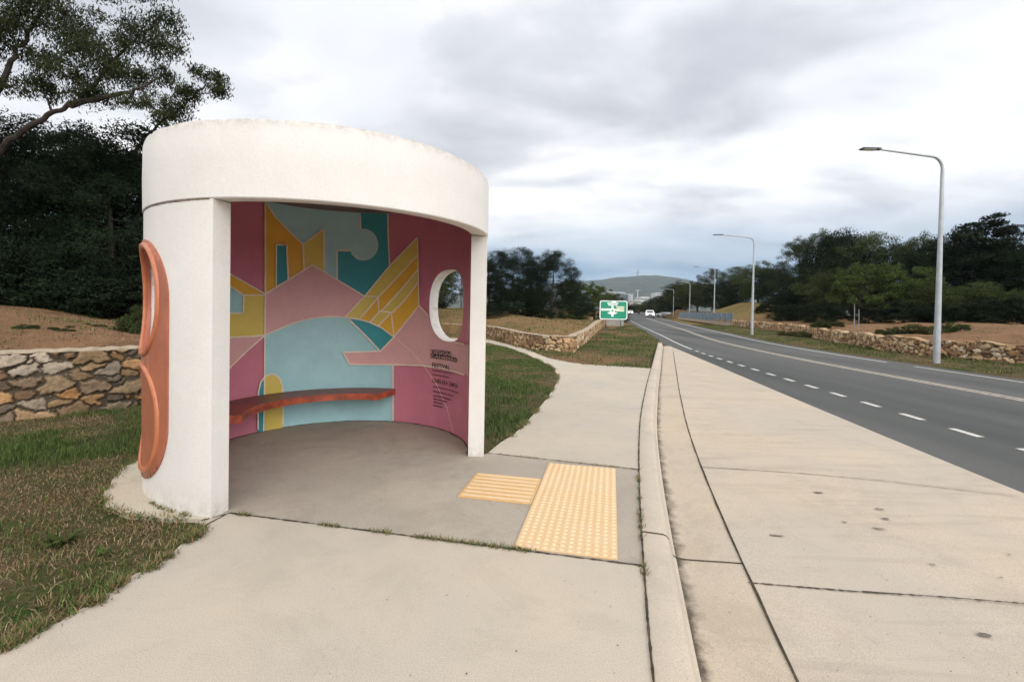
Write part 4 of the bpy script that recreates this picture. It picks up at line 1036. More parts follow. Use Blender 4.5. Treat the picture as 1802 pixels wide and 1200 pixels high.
# second fork that crosses in front of the sky
LT = 'dark evergreen tree left of the shelter, '
plant('fine', -95, 15.5, 165, None, .4, 1.25, LT+'at the left picture edge')
plant('fine', 20, 16.5, 182, None, 1.9, 1.15, LT+'under the tall eucalyptus')
plant('fine', 100, 18.5, 246, None, 3.3, 1.2, LT+'in the dip below the branches')
plant('fine', 182, 16.0, 222, None, 4.9, .9, LT+'next but one to its white wall')
plant('fine', 250, 17.5, 216, None, 2.6, 1.15, LT+'closest to its white wall')
plant('bush', 60, 15.2, None, 1.9, .3, 1.6, 'low dark bush at the foot of the trees under the eucalyptus', 'bush', z=None)
plant('bush', 150, 15.0, None, 1.7, 1.3, 1.7, 'wide dark bush at the foot of the trees on the left bank', 'bush')
plant('bush', -20, 14.6, None, 1.8, 2.3, 1.6, 'dark bush below the trees at the left picture edge', 'bush')
plant('bush', 226, 14.8, None, 1.6, .9, 1.6, 'dark bush below the tree nearest the shelter', 'bush')
plant('shrub', 243, 9.6, None, .62, 2.2, .75, 'small round dark bush alone on the dry slope beside the white shelter wall', 'bush')
for i, (px, Y, t_, k) in enumerate([(330, 19, 230, 'dense'), (420, 21, 260, 'dense'), (510, 24, 300, 'round'), (600, 27, 340, 'dense'), (690, 31, 390, 'round')]):
    plant(k, px, Y, t_, None, i*1.3, 1.2, 'dark tree hidden behind the white bus shelter', 'tree', 'trees hidden behind the shelter')
# the clump beyond the curved wall
plant('dense', 770, 42, 470, None, 1.0, 1.0, 'dark tree seen through the round window of the shelter')
plant('gum', 812, 40, 455, None, 2.0, 1.0, 'tree just behind the right shelter column')
plant('fine', 862, 36, 436, None, .6, .95, 'dark tree touching the right shelter column, behind the curved wall')
plant('fine', 905, 35, 430, None, .2, 1.05, 'bulky olive green tree with the highest top behind the curved wall')
plant('dense', 938, 38, 447, None, 3.6, .8, 'narrow dark tree between the two big trees behind the curved wall')
plant('fine', 972, 36, 434, None, 2.4, .95, 'tall dark leaning tree at the right of the group behind the curved wall')
plant('gum', 1003, 52, 487, None, 1.4, .8, 'thin sparse tree at the right end of the group behind the curved wall')
plant('dense', 1016, 50, 512, None, 2.9, 1.5, 'low dark tree between the tall group and the tree left of the green sign')
plant('bright', 1046, 54, 495, None, .8, 1.15, 'round dark tree standing just left of the green road sign')
plant('dense', 1078, 70, 519, None, 4.0, 1.7, 'low dark tree directly behind the green road sign')
plant('shrub', 1018, 40, None, .55, .2, 1.6, 'small dark bush on the dry mound left of the road sign', 'bush')
plant('shrub', 990, 37, None, .5, 1.2, 1.6, 'tiny dark bush on the dry mound behind the curved wall', 'bush')
plant('bush', 880, 30, None, 1.0, 2.2, 2.6, 'wide dark bush under the trees beside the shelter column', 'bush')
plant('bush', 940, 32.5, None, .9, .7, 2.4, 'dark bush at the foot of the two big trees behind the curved wall', 'bush')
# trees round the end of the road
for px, Y, t_, k, w_, lb_ in [(1100, 190, 535, 'dense', 2.0, 'dark far tree right of the green sign at the end of the road'),
                     (1124, 200, 533, 'round', 2.2, 'dark far tree under the white roofs at the end of the road'), (1147, 185, 524, 'round', 1.5, 'dark far tree straight above the white car'),
                     (1161, 170, 519, 'dense', 1.5, 'tallest dark far tree just right of the white car'), (1176, 150, 523, 'round', 1.5, 'dark far tree above the silver car')]:
    plant(k, px, Y, t_, None, px*.7, w_, lb_)
# the wood on the right bank, far to near
RT = [('dense', 1188, 125, 497, 1.6, 'dark tree at the far left tip of the wood across the road'), ('round', 1206, 112, 492, 1.4, 'round dark tree behind the farthest lamp posts'),
      ('gum', 1252, 92, 470, .8, 'sparse gum showing sky through its top behind the third lamp post'), ('round', 1228, 100, 489, 1.4, 'low rounded tree left of the sparse gum across the road'),
      ('dense', 1272, 88, 492, 1.7, 'dark tree on top of the grassy mound across the road'), ('gum', 1300, 84, 466, 1.1, 'open gum between the second and third lamp posts'),
      ('dense', 1292, 80, 487, 1.4, 'dark bushy tree low behind the grassy mound'), ('round', 1334, 72, 458, 1.2, 'olive tree straight behind the second lamp post'), ('dense', 1362, 66, 470, 1.5, 'dark tree right of the second lamp post'),
      ('tallgum', 1400, 60, 412, .95, 'tall dark gum with the first high top right of the second lamp post'), ('tallgum', 1442, 56, 397, 1.0, 'highest dark gum in the left half of the wood'),
      ('dense', 1475, 54, 400, 1.0, 'tall dark tree next to the highest gum in the left half of the wood'), ('dense', 1420, 50, 470, 1.5, 'low dark tree below the highest gum'),
      ('gum', 1533, 52, 404, 1.0, 'airy gum with gaps of sky left of the large lamp post'), ('gum', 1500, 55, 408, .9, 'thin gum with a pale forked trunk in the middle of the wood'), ('dense', 1570, 50, 425, 1.3, 'dark tree behind the airy gum'),
      ('round', 1463, 44, 470, 1.3, 'brownish green low tree with pale stems in front of the wood'), ('bright', 1517, 40, 456, 1.15, 'lighter green rounded tree in front of the wood, left one of two'),
      ('bright', 1598, 39, 459, 1.05, 'lighter green rounded tree nearest the large lamp post'), ('tallgum', 1620, 46, 402, 1.0, 'dark gum just left of the large lamp post'), ('dense', 1665, 44, 408, 1.2, 'dark tree right behind the large lamp post'),
      ('cedar', 1735, 38, 378, 1.6, 'tall spreading tree with flat layered top right of the large lamp post'), ('dense', 1690, 40, 425, 1.2, 'dark tree between the large lamp post and the layered tree'),
      ('dense', 1790, 36, 425, 1.2, 'dark tree at the right picture edge'), ('round', 1650, 36, 492, 1.4, 'low dark green tree at the foot of the large lamp post wood'), ('dense', 1560, 42, 495, 1.6, 'low dark tree between the two lighter rounded trees'),
      ('bright', 1792, 31, 505, 1.1, 'low bright green tree at the right picture edge'), ('round', 1722, 33, 490, 1.4, 'low dark tree below the layered tree'), ('dense', 1385, 47, 510, 1.9, 'lowest dark tree right of the second lamp post'),
      ('dense', 1870, 33, 400, 1.2, 'dark tree beyond the right picture edge'), ('round', 1960, 30, 400, 1.2, 'olive tree beyond the right picture edge')]
for i, (k, px, Y, t_, w_, lb_) in enumerate(RT): plant(k, px, Y, t_, None, i*1.37, w_*.92, lb_)
for i, (px, Y, hh, lb_) in enumerate([(1345, 58, 1.6, 'dark undergrowth bush right of the second lamp post'), (1400, 43, 1.7, 'dark undergrowth bush at the wood edge above the green tussocks'), (1450, 38, 1.5, 'dark undergrowth bush left of the thin marker posts'), (1530, 34, 1.5, 'dark undergrowth bush right of the thin marker posts'),
                                  (1590, 31.5, 1.5, 'dark undergrowth bush under the lighter tree'), (1650, 30, 1.5, 'dark undergrowth bush straight behind the large lamp post'), (1710, 28.5, 1.4, 'dark undergrowth bush right of the large lamp post'), (1770, 27.5, 1.4, 'dark undergrowth bush near the right picture edge'), (1830, 26, 1.4, 'dark undergrowth bush past the right picture edge')]):
    plant('bush', px, Y, None, hh*(.8+.5*(i*7%5)/4), i*1.1, 1.5, lb_, 'bush')
for px, py, Y, hh, w_, k, lb_ in [(1400, 566, 30, .42, 1.5, 'dryshrub', 'dark reddish low plant, leftmost on the dry bank across the road'), (1426, 566, 29, .5, 1.4, 'dryshrub', 'low green plant in the first cluster on the dry bank'), (1452, 565, 29, .62, 1.5, 'shrub', 'bushiest green plant of the first cluster on the dry bank'),
                               (1562, 574, 22, .42, 1.0, 'shrub', 'small dark round bush left on the dry bank, before the second cluster'), (1588, 574, 22, .42, 1.1, 'shrub', 'small dark bush second in the row before the large lamp post'), (1616, 575, 21.5, .5, 1.3, 'dryshrub', 'grassy tussock just left of the large lamp post'),
                               (1640, 576, 21, .45, 1.2, 'dryshrub', 'dry tussock right behind the large lamp post'), (1672, 575, 21, .52, 1.2, 'shrub', 'dark tussock just right of the large lamp post'), (1532, 584, 20, .2, .8, 'shrub', 'tiny dark weed on the dry bank between the two clusters')]:
    plant(k, px, Y, None, hh, px, w_, lb_, 'plant')
for px, Y, hh, lb_ in [(105, 8.2, .14, 'flat green weed in the middle of the dry left slope'), (40, 7.8, .12, 'small green weed on the left slope at the picture edge'), (170, 9.6, .12, 'tiny green weed higher on the left slope'), (66, 6.4, .1, 'green weed just behind the wall capping on the left')]:
    plant('shrub', px, Y, None, hh, px, 1.6, lb_, 'weed')

# ------------------------------------------------------------------ grass
def blade_field(name, poly, n, hmin, hmax, w, seed, zf, dry=.4, avoid=(), patch=1.1, label_kind='stuff', leftl=None):
    rng = np.random.default_rng(seed); xs = [p[0] for p in poly]; ys = [p[1] for p in poly]
    x = rng.uniform(min(xs), max(xs), n); y = min(ys)+(max(ys)-min(ys))*rng.uniform(0, 1, n)
    m_ = inpoly(x, y, poly)
    for a in avoid: m_ &= ~inpoly(x, y, a)
    gval = fbm(x*patch, y*patch, 41, 4); dens = fbm(x*2.6, y*2.6, 77, 3)
    m_ &= rng.uniform(0, 1, n) < np.clip(.35+(dens-.35)*2.6, .22, 1)
    x, y, gval = x[m_], y[m_], gval[m_]; n = len(x); z = zf(x, y)
    green = (gval+rng.normal(size=n)*.09) > (.28+dry*.45+(.16*(1-smooth(dpoly(x, y, leftl)/1.1)) if leftl else 0))
    hgt = rng.uniform(hmin, hmax, n)*(.5+1.0*np.clip((gval-.25)*2, 0, 1))*np.where(green, 1, .75)
    az = rng.uniform(0, 2*pi, n); lean = np.where(green, rng.uniform(.1, .8, n), rng.uniform(.5, 2.2, n))
    dx, dy = np.cos(az), np.sin(az); wx, wy = -dy*w/2, dx*w/2
    b0 = np.stack([x-wx, y-wy, z-.006], -1); b1 = np.stack([x+wx, y+wy, z-.006], -1)
    mx = x+dx*hgt*lean*.35; my = y+dy*hgt*lean*.35; mz = z+hgt*.6/np.sqrt(1+lean**2*.3)
    m0 = np.stack([mx-wx*.7, my-wy*.7, mz], -1); m1 = np.stack([mx+wx*.7, my+wy*.7, mz], -1)
    tip = np.stack([x+dx*hgt*lean*.9, y+dy*hgt*lean*.9, z+hgt/np.sqrt(1+lean**2)], -1)
    V = np.stack([b0, b1, m1, m0, tip], 1).reshape(-1, 3); o = np.arange(n)[:, None]*5
    T = np.concatenate([o+np.array([0, 1, 2]), o+np.array([0, 2, 3]), o+np.array([3, 2, 4])])
    gA = np.array([(.050, .092, .020), (.082, .130, .032), (.036, .064, .022), (.115, .142, .042)]); dA = np.array([(.26, .18, .10), (.19, .125, .070), (.33, .245, .145), (.11, .075, .042), (.15, .125, .050)])
    col = np.where(green[:, None], gA[rng.integers(0, 4, n)], dA[rng.integers(0, 5, n)])*rng.uniform(.7, 1.25, n)[:, None]
    me = np_mesh(name, V, T, 3, np.repeat(col, 5, 0)); return tag(link(name, me, None, [M['blade']]), kind=label_kind)
circ = [cp(a, RO+.12) for a in range(0, 360, 10)]
skp = [cp(a, RO-.06) for a in range(120, 259, 6)]+[(x_, y_) for x_, y_ in sk[40:]][::-1]
path_front = front; path_back = back
near_lawn = [(-2.35, -1), (-2.15, 1.0)] + P2(leftedge) + [cp(240, RO), cp(200, RO), cp(150, RO), (-3.9, 6.2), (-4.9, 6.55), (-5.95, 5.45), (-8, 3.6), (-8, -1)]
skd = [cp(a, RO) for a in range(150, 262, 6)]+sk[40:][::-1]
blade_field('lawn_grass', near_lawn, 420000, .012, .060, .0046, 1, height, .52, [skd], leftl=[(-2.15, 1.0)]+P2(leftedge))
midl = [cp(-4, RO), *P2([(880, 779), (903, 765), (921, 748), (937, 731), (950, 716), (963, 700), (976, 681), (983, 664), (976, 650), (962, 640), (935, 627), (900, 613), (862, 603.5)]), (-4, 20.4), (-6.5, 15), (-4.4, 9), (-3.3, 7.0), cp(100, RO)]
blade_field('lawn_grass', midl, 260000, .02, .06, .008, 2, height, .26, [circ])
wed = [*P2([(1147, 650), (1030, 643), (965, 632), (925, 617), (862, 599)])][0:5] + [(-2.6, 22.6)] + MW[::-1][2:11] + [(9.8, 42), (12.8, 46), (9.2, 30), (7.0, 22), (6.4, 20.6)] + k0run(20.3, 12.2, 12)
blade_field('lawn_grass', wed, 170000, .03, .09, .016, 3, height, .38, [])
ver = [(float(ROADR(y)+.12), y) for y in range(2, 60, 3)]+[(x_-.1, y_) for x_, y_ in RW[::-1] if 3 < y_ < 62]
blade_field('verge_grass', ver, 130000, .03, .085, .016, 4, height, .36, [])
bankp = [(x_-.25 if 0 else x_, y_) for x_, y_ in LW[1:7]] + [(-15, 17), (-22, 14), (-20, 2)]
bm_ = [(x_-.3, y_+.5) for x_, y_ in MW[::-1][2:11]]+[(8.5, 42), (12, 60), (-4, 60), (-16, 46), (-9, 30.5)]
blade_field('dry_bank_grass', bm_, 45000, .04, .12, .03, 8, height, .66, [])
br_ = [(x_+.45, y_) for x_, y_ in RW[1:] if y_ < 80]+[(48, 82), (42, 40), (34, 20), (26, 2)]
blade_field('dry_bank_grass', br_, 26000, .03, .09, .028, 9, height, .78, [])
blade_field('dry_bank_grass', bankp, 60000, .02, .07, .010, 5, height, .80, [[(a[0]+.3, a[1]) for a in LW[1:7]]+[(a[0]-.25, a[1]+.25) for a in LW[1:7][::-1]]])
# weeds growing in the joints and along the path edge
def joint_weeds(name, line, n, spread, hm, seed, z0=.002, dry=.5):
    rng = np.random.default_rng(seed); pts = np.array(line); seg = rng.integers(0, len(pts)-1, n); t = rng.uniform(0, 1, n)
    cl_ = vnoise((seg+t)*3.1*max(1, 14/len(pts)), np.zeros(n), seed) > .52
    p = pts[seg]*(1-t[:, None])+pts[seg+1]*t[:, None]; p = p[cl_]+rng.normal(size=(cl_.sum(), 2))*spread; n = len(p)
    h_ = rng.uniform(.3, 1, n)*hm; az = rng.uniform(0, 2*pi, n); ln = rng.uniform(.5, 1.6, n)*h_; w_ = .003
    b0 = np.stack([p[:, 0]-w_*np.sin(az), p[:, 1]+w_*np.cos(az), np.full(n, z0)], -1); b1 = np.stack([p[:, 0]+w_*np.sin(az), p[:, 1]-w_*np.cos(az), np.full(n, z0)], -1)
    tp_ = np.stack([p[:, 0]+np.cos(az)*ln, p[:, 1]+np.sin(az)*ln, z0+h_], -1)
    V = np.stack([b0, b1, tp_], 1).reshape(-1, 3); T = np.arange(n*3).reshape(-1, 3)
    gA = np.array([(.06, .12, .025), (.28, .2, .1), (.16, .11, .06), (.10, .13, .04)]); c_ = gA[rng.integers(0, 4, n)]
    return tag(link(name, np_mesh(name, V, T, 3, np.repeat(c_, 3, 0)), None, [M['blade']]), kind='stuff')
joint_weeds('joint_weeds', [pfl, (float(K0(pfr_y)), pfr_y)], 2200, .010, .028, 1)
joint_weeds('joint_weeds', k0run(pbr_y, pfr_y-.1, 10), 900, .009, .03, 2)
joint_weeds('joint_weeds', [pbl, (float(K0(pbr_y)), pbr_y)], 300, .006, .02, 3)
joint_weeds('joint_weeds', [cp(a, RO+.02) for a in range(236, 259, 3)], 400, .01, .03, 4, .01)
joint_weeds('path_edge_grass', [(-2.15, 1.0)]+P2(leftedge), 7000, .022, .045, 5)
joint_weeds('path_edge_grass', sk[45:-2], 3500, .02, .045, 6, .0)
joint_weeds('path_edge_grass', back[1:13], 4000, .025, .05, 7)
# a leafy weed and a tall dry stalk in the near lawn
def rosette(px, py, n, hh, seed, label, c=(.03, .075, .03)):
    g = G(px, py, 0); rr = random.Random(seed); o = empty('weed', (g.x, g.y, h1(g.x, g.y)), label, 'weed'); bm = bmesh.new()
    for i in range(n):
        a = rr.uniform(0, 2*pi); l_ = hh*rr.uniform(.6, 1.2); w_ = l_*.16; up_ = rr.uniform(.3, 1.0); prev = None
        for k in range(4):
            t_ = k/3; r_ = l_*t_; z_ = l_*up_*sin(t_*1.9)*.8; ww = w_*sin(pi*(.12+.85*t_)); c_ = Vector((cos(a)*r_, sin(a)*r_, z_)); s = Vector((-sin(a), cos(a), 0))*ww
            row = (bm.verts.new(c_-s), bm.verts.new(c_+s)); 
            if prev: bm.faces.new((prev[0], prev[1], row[1], row[0]))
            prev = row
    bmobj('leaf_rosette', bm, M['leafD'], o); return o
rosette(112, 955, 40, .085, 1, 'broad dark green weed in the near left grass')
rosette(178, 972, 22, .05, 2, 'small dark green weed between the broad one and the path')
# ------------------------------------------------------------------ tactile paving
def tactile(name, label, o2, ang, wd, ln, kind, mat):
    root = empty(name, (o2[0], o2[1], 0), label, 'tactile paving', rz=ang); bm = bmesh.new()
    box(bm, (wd/2, ln/2, .001), (wd, ln, .010), bev=.002); bmobj('base_sheet', bm, mat, root); bm = bmesh.new()
    if kind == 'studs':
        n1_, n2_ = round(wd/.05), round(ln/.05)
        for i in range(n1_):
            for j in range(n2_):
                c = Vector(((i+.5)*wd/n1_, (j+.5)*ln/n2_, .006)); lo = [bm.verts.new(c+Vector((.0175*cos(q*pi/4), .0175*sin(q*pi/4), 0))) for q in range(8)]; hi = [bm.verts.new(c+Vector((.0115*cos(q*pi/4), .0115*sin(q*pi/4), .005))) for q in range(8)]
                for q in range(8): bm.faces.new((lo[q], lo[(q+1) % 8], hi[(q+1) % 8], hi[q]))
                bm.faces.new(hi)
        bmobj('studs', bm, M['tworn'], root)
    else:
        n1_ = round(ln/.072)
        for j in range(n1_): box(bm, (wd/2, (j+.5)*ln/n1_, .0075), (wd-.04, .030, .005), bev=.002)
        bmobj('bars', bm, M['tworn'], root)
    return root
TO = G(905, 962); TA = -.2535
tw = (G(1087, 985)-TO).length; tl = ((G(980, 816)-TO).length+(G(1096, 827)-G(1087, 985)).length)/2
TA = atan2((G(1087, 985)-TO).y, (G(1087, 985)-TO).x)
tactile('tactile_paving', 'yellow studded tactile paving block between the shelter and the kerb', (TO.x, TO.y), TA, tw, tl, 'studs', M['tactile'])
s0 = G(805, 873.5); sv = G(940, 893)-s0; e1 = Vector((cos(TA), sin(TA))); nrm = Vector((-sin(TA), cos(TA)))
s_l = (Vector((s0.x-TO.x, s0.y-TO.y))).dot(e1); s_n = (Vector((s0.x-TO.x, s0.y-TO.y))).dot(nrm); s_w = (Vector((G(845, 833).x-TO.x, G(845, 833).y-TO.y))).dot(nrm)-s_n
q0 = Vector((TO.x, TO.y))+e1*s_l+nrm*s_n
tactile('tactile_paving', 'orange yellow ribbed tactile strip leading from the shelter to the studded block', (q0.x, q0.y), TA, -s_l-.004, s_w, 'bars', M['tactile2'])

# ------------------------------------------------------------------ street lamps
def lamp():
    r = bpy.data.objects.new('street_lamp', None); C.objects.link(r); r.empty_display_size = .4
    bm = bmesh.new(); hp = 6.22
    tube(bm, [(0, 0, 0), (0, 0, 2.0), (0, 0, 4), (0, 0, hp)], [.098, .082, .066, .050], 12)
    box(bm, (-.085, .0, .9), (.02, .10, .42), bev=.006)
    bmobj('pole', bm, M['galv'], r)
    bm = bmesh.new(); pts = [(0, 0, hp-.01)]+[(-.36*(1-cos(t_)), 0, hp+.42*sin(t_)) for t_ in np.linspace(.15, pi/2*.92, 8)]
    x1, z1 = pts[-1][0], pts[-1][2]; pts += [(x1-(2.15+x1+.0)*k/6*1.0, 0, z1+.20*k/6) for k in range(1, 7)]
    tube(bm, pts, [.048-.018*k/(len(pts)-1) for k in range(len(pts))], 10); bmobj('arm', bm, M['galv'], r)
    ex, ez = pts[-1][0], pts[-1][2]
    bm = bmesh.new(); box(bm, (ex-.24, 0, ez+.0), (.56, .24, .042), bev=.018); box(bm, (ex+.04, 0, ez), (.16, .09, .08), bev=.01)
    hd_ = bmobj('lamp_head', bm, M['lamphead'], r); bm = bmesh.new(); box(bm, (ex-.27, 0, ez-.031), (.40, .19, .008)); bmobj('lens', bm, M['lens'], hd_)
    return r
lp0 = lamp(); GL = 'street lamps along the far side of the road'
LB = ['large grey street lamp with curved arm, nearest to the camera across the road', 'grey street lamp second nearest, left of the wood with its arm over the road', 'third street lamp, rising from behind the tilted blue panels', 'fourth street lamp, small, at the left part of the tilted panels', 'farthest visible street lamp beside the end of the road']
def copy_tree(o, parent=None):
    c = o.copy(); C.objects.link(c); c.parent = parent
    for ch in o.children: copy_tree(ch, c)
    return c
g1_ = G(1648, 638, -.08); g2_ = G(1323, 589, -.08)
for i, (x_, y_) in enumerate([(g1_.x, g1_.y), (g2_.x, g2_.y), (26.3, 60.8), (30.4, 80), (36.6, 106)]):
    o = lp0 if i == 0 else copy_tree(lp0)
    o.location = (x_, y_, h1(x_, y_)-.03); o.rotation_euler = (0, 0, [.02, -.12, -.2, -.2, -.2][i]); tag(o, LB[i], 'street lamp', GL)

# ------------------------------------------------------------------ green direction sign
gm = flat('sign_green', (.008, .27, .15), .4); gw = flat('sign_white', (.80, .84, .80), .4); gc = flat('sign_cream', (.74, .74, .55), .4); M['signback'] = flat('sign_back', (.25, .26, .27), .5, .4)
SYd = 36.0; c0 = D(1055, 562, SYd); c1 = D(1104.5, 529.5, SYd); sw = c1.x-c0.x; sh = c1.z-c0.z; scx = (c0.x+c1.x)/2
sg = h1(scx, SYd); sign = empty('road_sign', (scx, SYd, sg), 'green and white roundabout direction sign on two posts beside the road', 'road sign'); zb_ = c0.z-sg
def rrect(bm, x0, x1, z0, z1, r, y, th, mi=0):
    pts = []
    for cx_, cz_, a0 in ((x1-r, z1-r, 0), (x0+r, z1-r, 90), (x0+r, z0+r, 180), (x1-r, z0+r, 270)):
        for k in range(7): a = radians(a0+15*k); pts.append((cx_+r*cos(a), cz_+r*sin(a)))
    f_ = [bm.verts.new((x, y, z)) for x, z in pts]; b_ = [bm.verts.new((x, y+th, z)) for x, z in pts]; n = len(pts)
    bm.faces.new(f_).material_index = mi; bm.faces.new(b_[::-1]).material_index = mi
    for k in range(n): bm.faces.new((f_[k], b_[k], b_[(k+1) % n], f_[(k+1) % n])).material_index = mi
bm = bmesh.new(); rrect(bm, -sw/2, sw/2, zb_, zb_+sh, .17, 0, .03); bmesh.ops.recalc_face_normals(bm, faces=list(bm.faces)); bmobj('sign_board', bm, gw, sign)
bm = bmesh.new(); e_ = .075; rrect(bm, -sw/2+e_, sw/2-e_, zb_+e_, zb_+sh-e_, .11, -.006, .005); bmesh.ops.recalc_face_normals(bm, faces=list(bm.faces)); face_ = bmobj('sign_face', bm, gm, sign)
def sx_(p): return (p/1802*180+1020-1079.75)/49.5*sw      # sign detail measured on the enlarged sign
def sz_(p): return zb_+(562-(500+p/10.01))/32.5*sh
def quadz(bm, pts, y, mi=0):
    f = bm.faces.new([bm.verts.new((sx_(x), y, sz_(z))) for x, z in pts]); f.material_index = mi; f.normal_update()
    if f.normal.y > 0: f.normal_flip()
bm = bmesh.new()
quadz(bm, [(375, 432), (540, 432), (540, 470), (375, 470)], -.010)                       # left arm
quadz(bm, [(556, 395), (578, 350), (600, 395), (600, 520), (556, 520)], -.010)            # way ahead
quadz(bm, [(600, 436), (700, 436), (700, 466), (600, 466)], -.010)                       # right arm
ringp = [(578+46*cos(q*pi/8), 470+52*sin(q*pi/8)) for q in range(16)]
quadz(bm, ringp, -.011); quadz(bm, [(545, 500), (610, 500), (596, 572), (560, 572)], -.012)
quadz(bm, [(480, 508), (535, 488), (560, 520), (535, 530)], -.012); quadz(bm, [(675, 508), (620, 488), (596, 520), (620, 530)], -.012)
quadz(bm, [(485, 330), (680, 330), (680, 352), (485, 352)], -.010); quadz(bm, [(500, 360), (665, 360), (665, 380), (500, 380)], -.010)
quadz(bm, [(560, 312), (640, 312), (640, 324), (560, 324)], -.010)
quadz(bm, [(640, 392), (788, 392), (788, 412), (640, 412)], -.013, 1); quadz(bm, [(655, 420), (788, 420), (788, 440), (655, 440)], -.013, 1); quadz(bm, [(640, 448), (788, 448), (788, 480), (640, 480)], -.013, 1)
bmobj('sign_diagram', bm, [gw, gc], face_)
bm = bmesh.new(); quadz(bm, [(578+17*cos(q*pi/6), 468+19*sin(q*pi/6)) for q in range(12)], -.014); bmobj('roundabout_island', bm, gm, face_)
for x_ in (-sw*.27, sw*.27):
    bm = bmesh.new(); tube(bm, [(x_, .06, -.2), (x_, .06, zb_+sh-.1)], [.04, .04], 8); bmobj('post', bm, M['signback'], sign)
for z_ in (.3, .75):
    bm = bmesh.new(); box(bm, (0, .042, zb_+sh*z_), (sw*.9, .02, .05)); bmobj('rail', bm, M['signback'], sign)
# low concrete headwall under and behind the sign
hwm = concrete('headwall_concrete', (.30, .28, .25), (.16, .15, .13), (.33, .31, .28))
hp_ = D(1081, 570, 43); bm = bmesh.new(); box(bm, (0, 0, .25), (1.7, .25, .72), bev=.02); box(bm, (0, -.02, .62), (1.8, .34, .07), bev=.01); hw_ = bmobj('headwall', bm, hwm); hw_.location = (hp_.x, 43, h1(hp_.x, 43)); tag(hw_, 'low grey concrete headwall under the green road sign', 'low wall')

# ------------------------------------------------------------------ tilted panels on top of the far wall end
pm = flat('blue_grey_panel', (.085, .125, .145), .45, .1, .3); pf = flat('panel_frame', (.16, .19, .20), .5, .3)
A_ = Vector((23.55, 50.2)); B_ = Vector((31.9, 89.5)); dirp = (B_-A_).normalized(); ang = atan2(dirp.y, dirp.x); npn = 15; Lp = (B_-A_).length/npn
pr = empty('panel_fence', (A_.x, A_.y, 0), 'row of tilted blue grey panels on a low pale base across the road', 'panel fence', rz=ang)
for k in range(npn):
    bm = bmesh.new(); lean = .38
    def shp(x, z, y, bm=bm, k=k): return bm.verts.new((k*Lp+.10+x*(Lp-.42)+z*lean*-.55, y-z*.16, .30+z))
    f_ = [shp(0, 0, 0), shp(1, 0, 0), shp(1, 1.02, 0), shp(0, 1.02, 0)]; b_ = [shp(0, 0, -.05), shp(1, 0, -.05), shp(1, 1.02, -.05), shp(0, 1.02, -.05)]
    bm.faces.new(f_); bm.faces.new(b_[::-1])
    for q in range(4): bm.faces.new((f_[q], b_[q], b_[(q+1) % 4], f_[(q+1) % 4]))
    bmesh.ops.recalc_face_normals(bm, faces=list(bm.faces)); bmobj('panel', bm, pm, pr)
    bm = bmesh.new(); tube(bm, [(k*Lp+.02, -.03, -.1), (k*Lp-.2, -.18, 1.36)], [.045, .04], 6); bmobj('post', bm, pf, pr)
bm = bmesh.new(); box(bm, (npn*Lp/2, -.02, .09), (npn*Lp, .30, .38), bev=.02); bmobj('base', bm, M['cap'], pr)
# thin marker posts in front of the wood
for i, (px, Y, h_) in enumerate([(1503, 27, 1.45), (1511, 27.6, 1.15)]):
    p_ = D(px, 560, Y); bm = bmesh.new(); tube(bm, [(0, 0, -.2), (.02, 0, h_*.6), (0, 0, h_)], [.022, .02, .016], 7); box(bm, (0, 0, h_*.95), (.05, .02, .06), bev=.006)
    o = bmobj('marker_post', bm, M['signback']); o.location = (p_.x, Y, h1(p_.x, Y)); tag(o, ['taller thin pale marker post on the dry bank before the wood', 'shorter thin marker post right beside the taller one on the dry bank'][i], 'post')

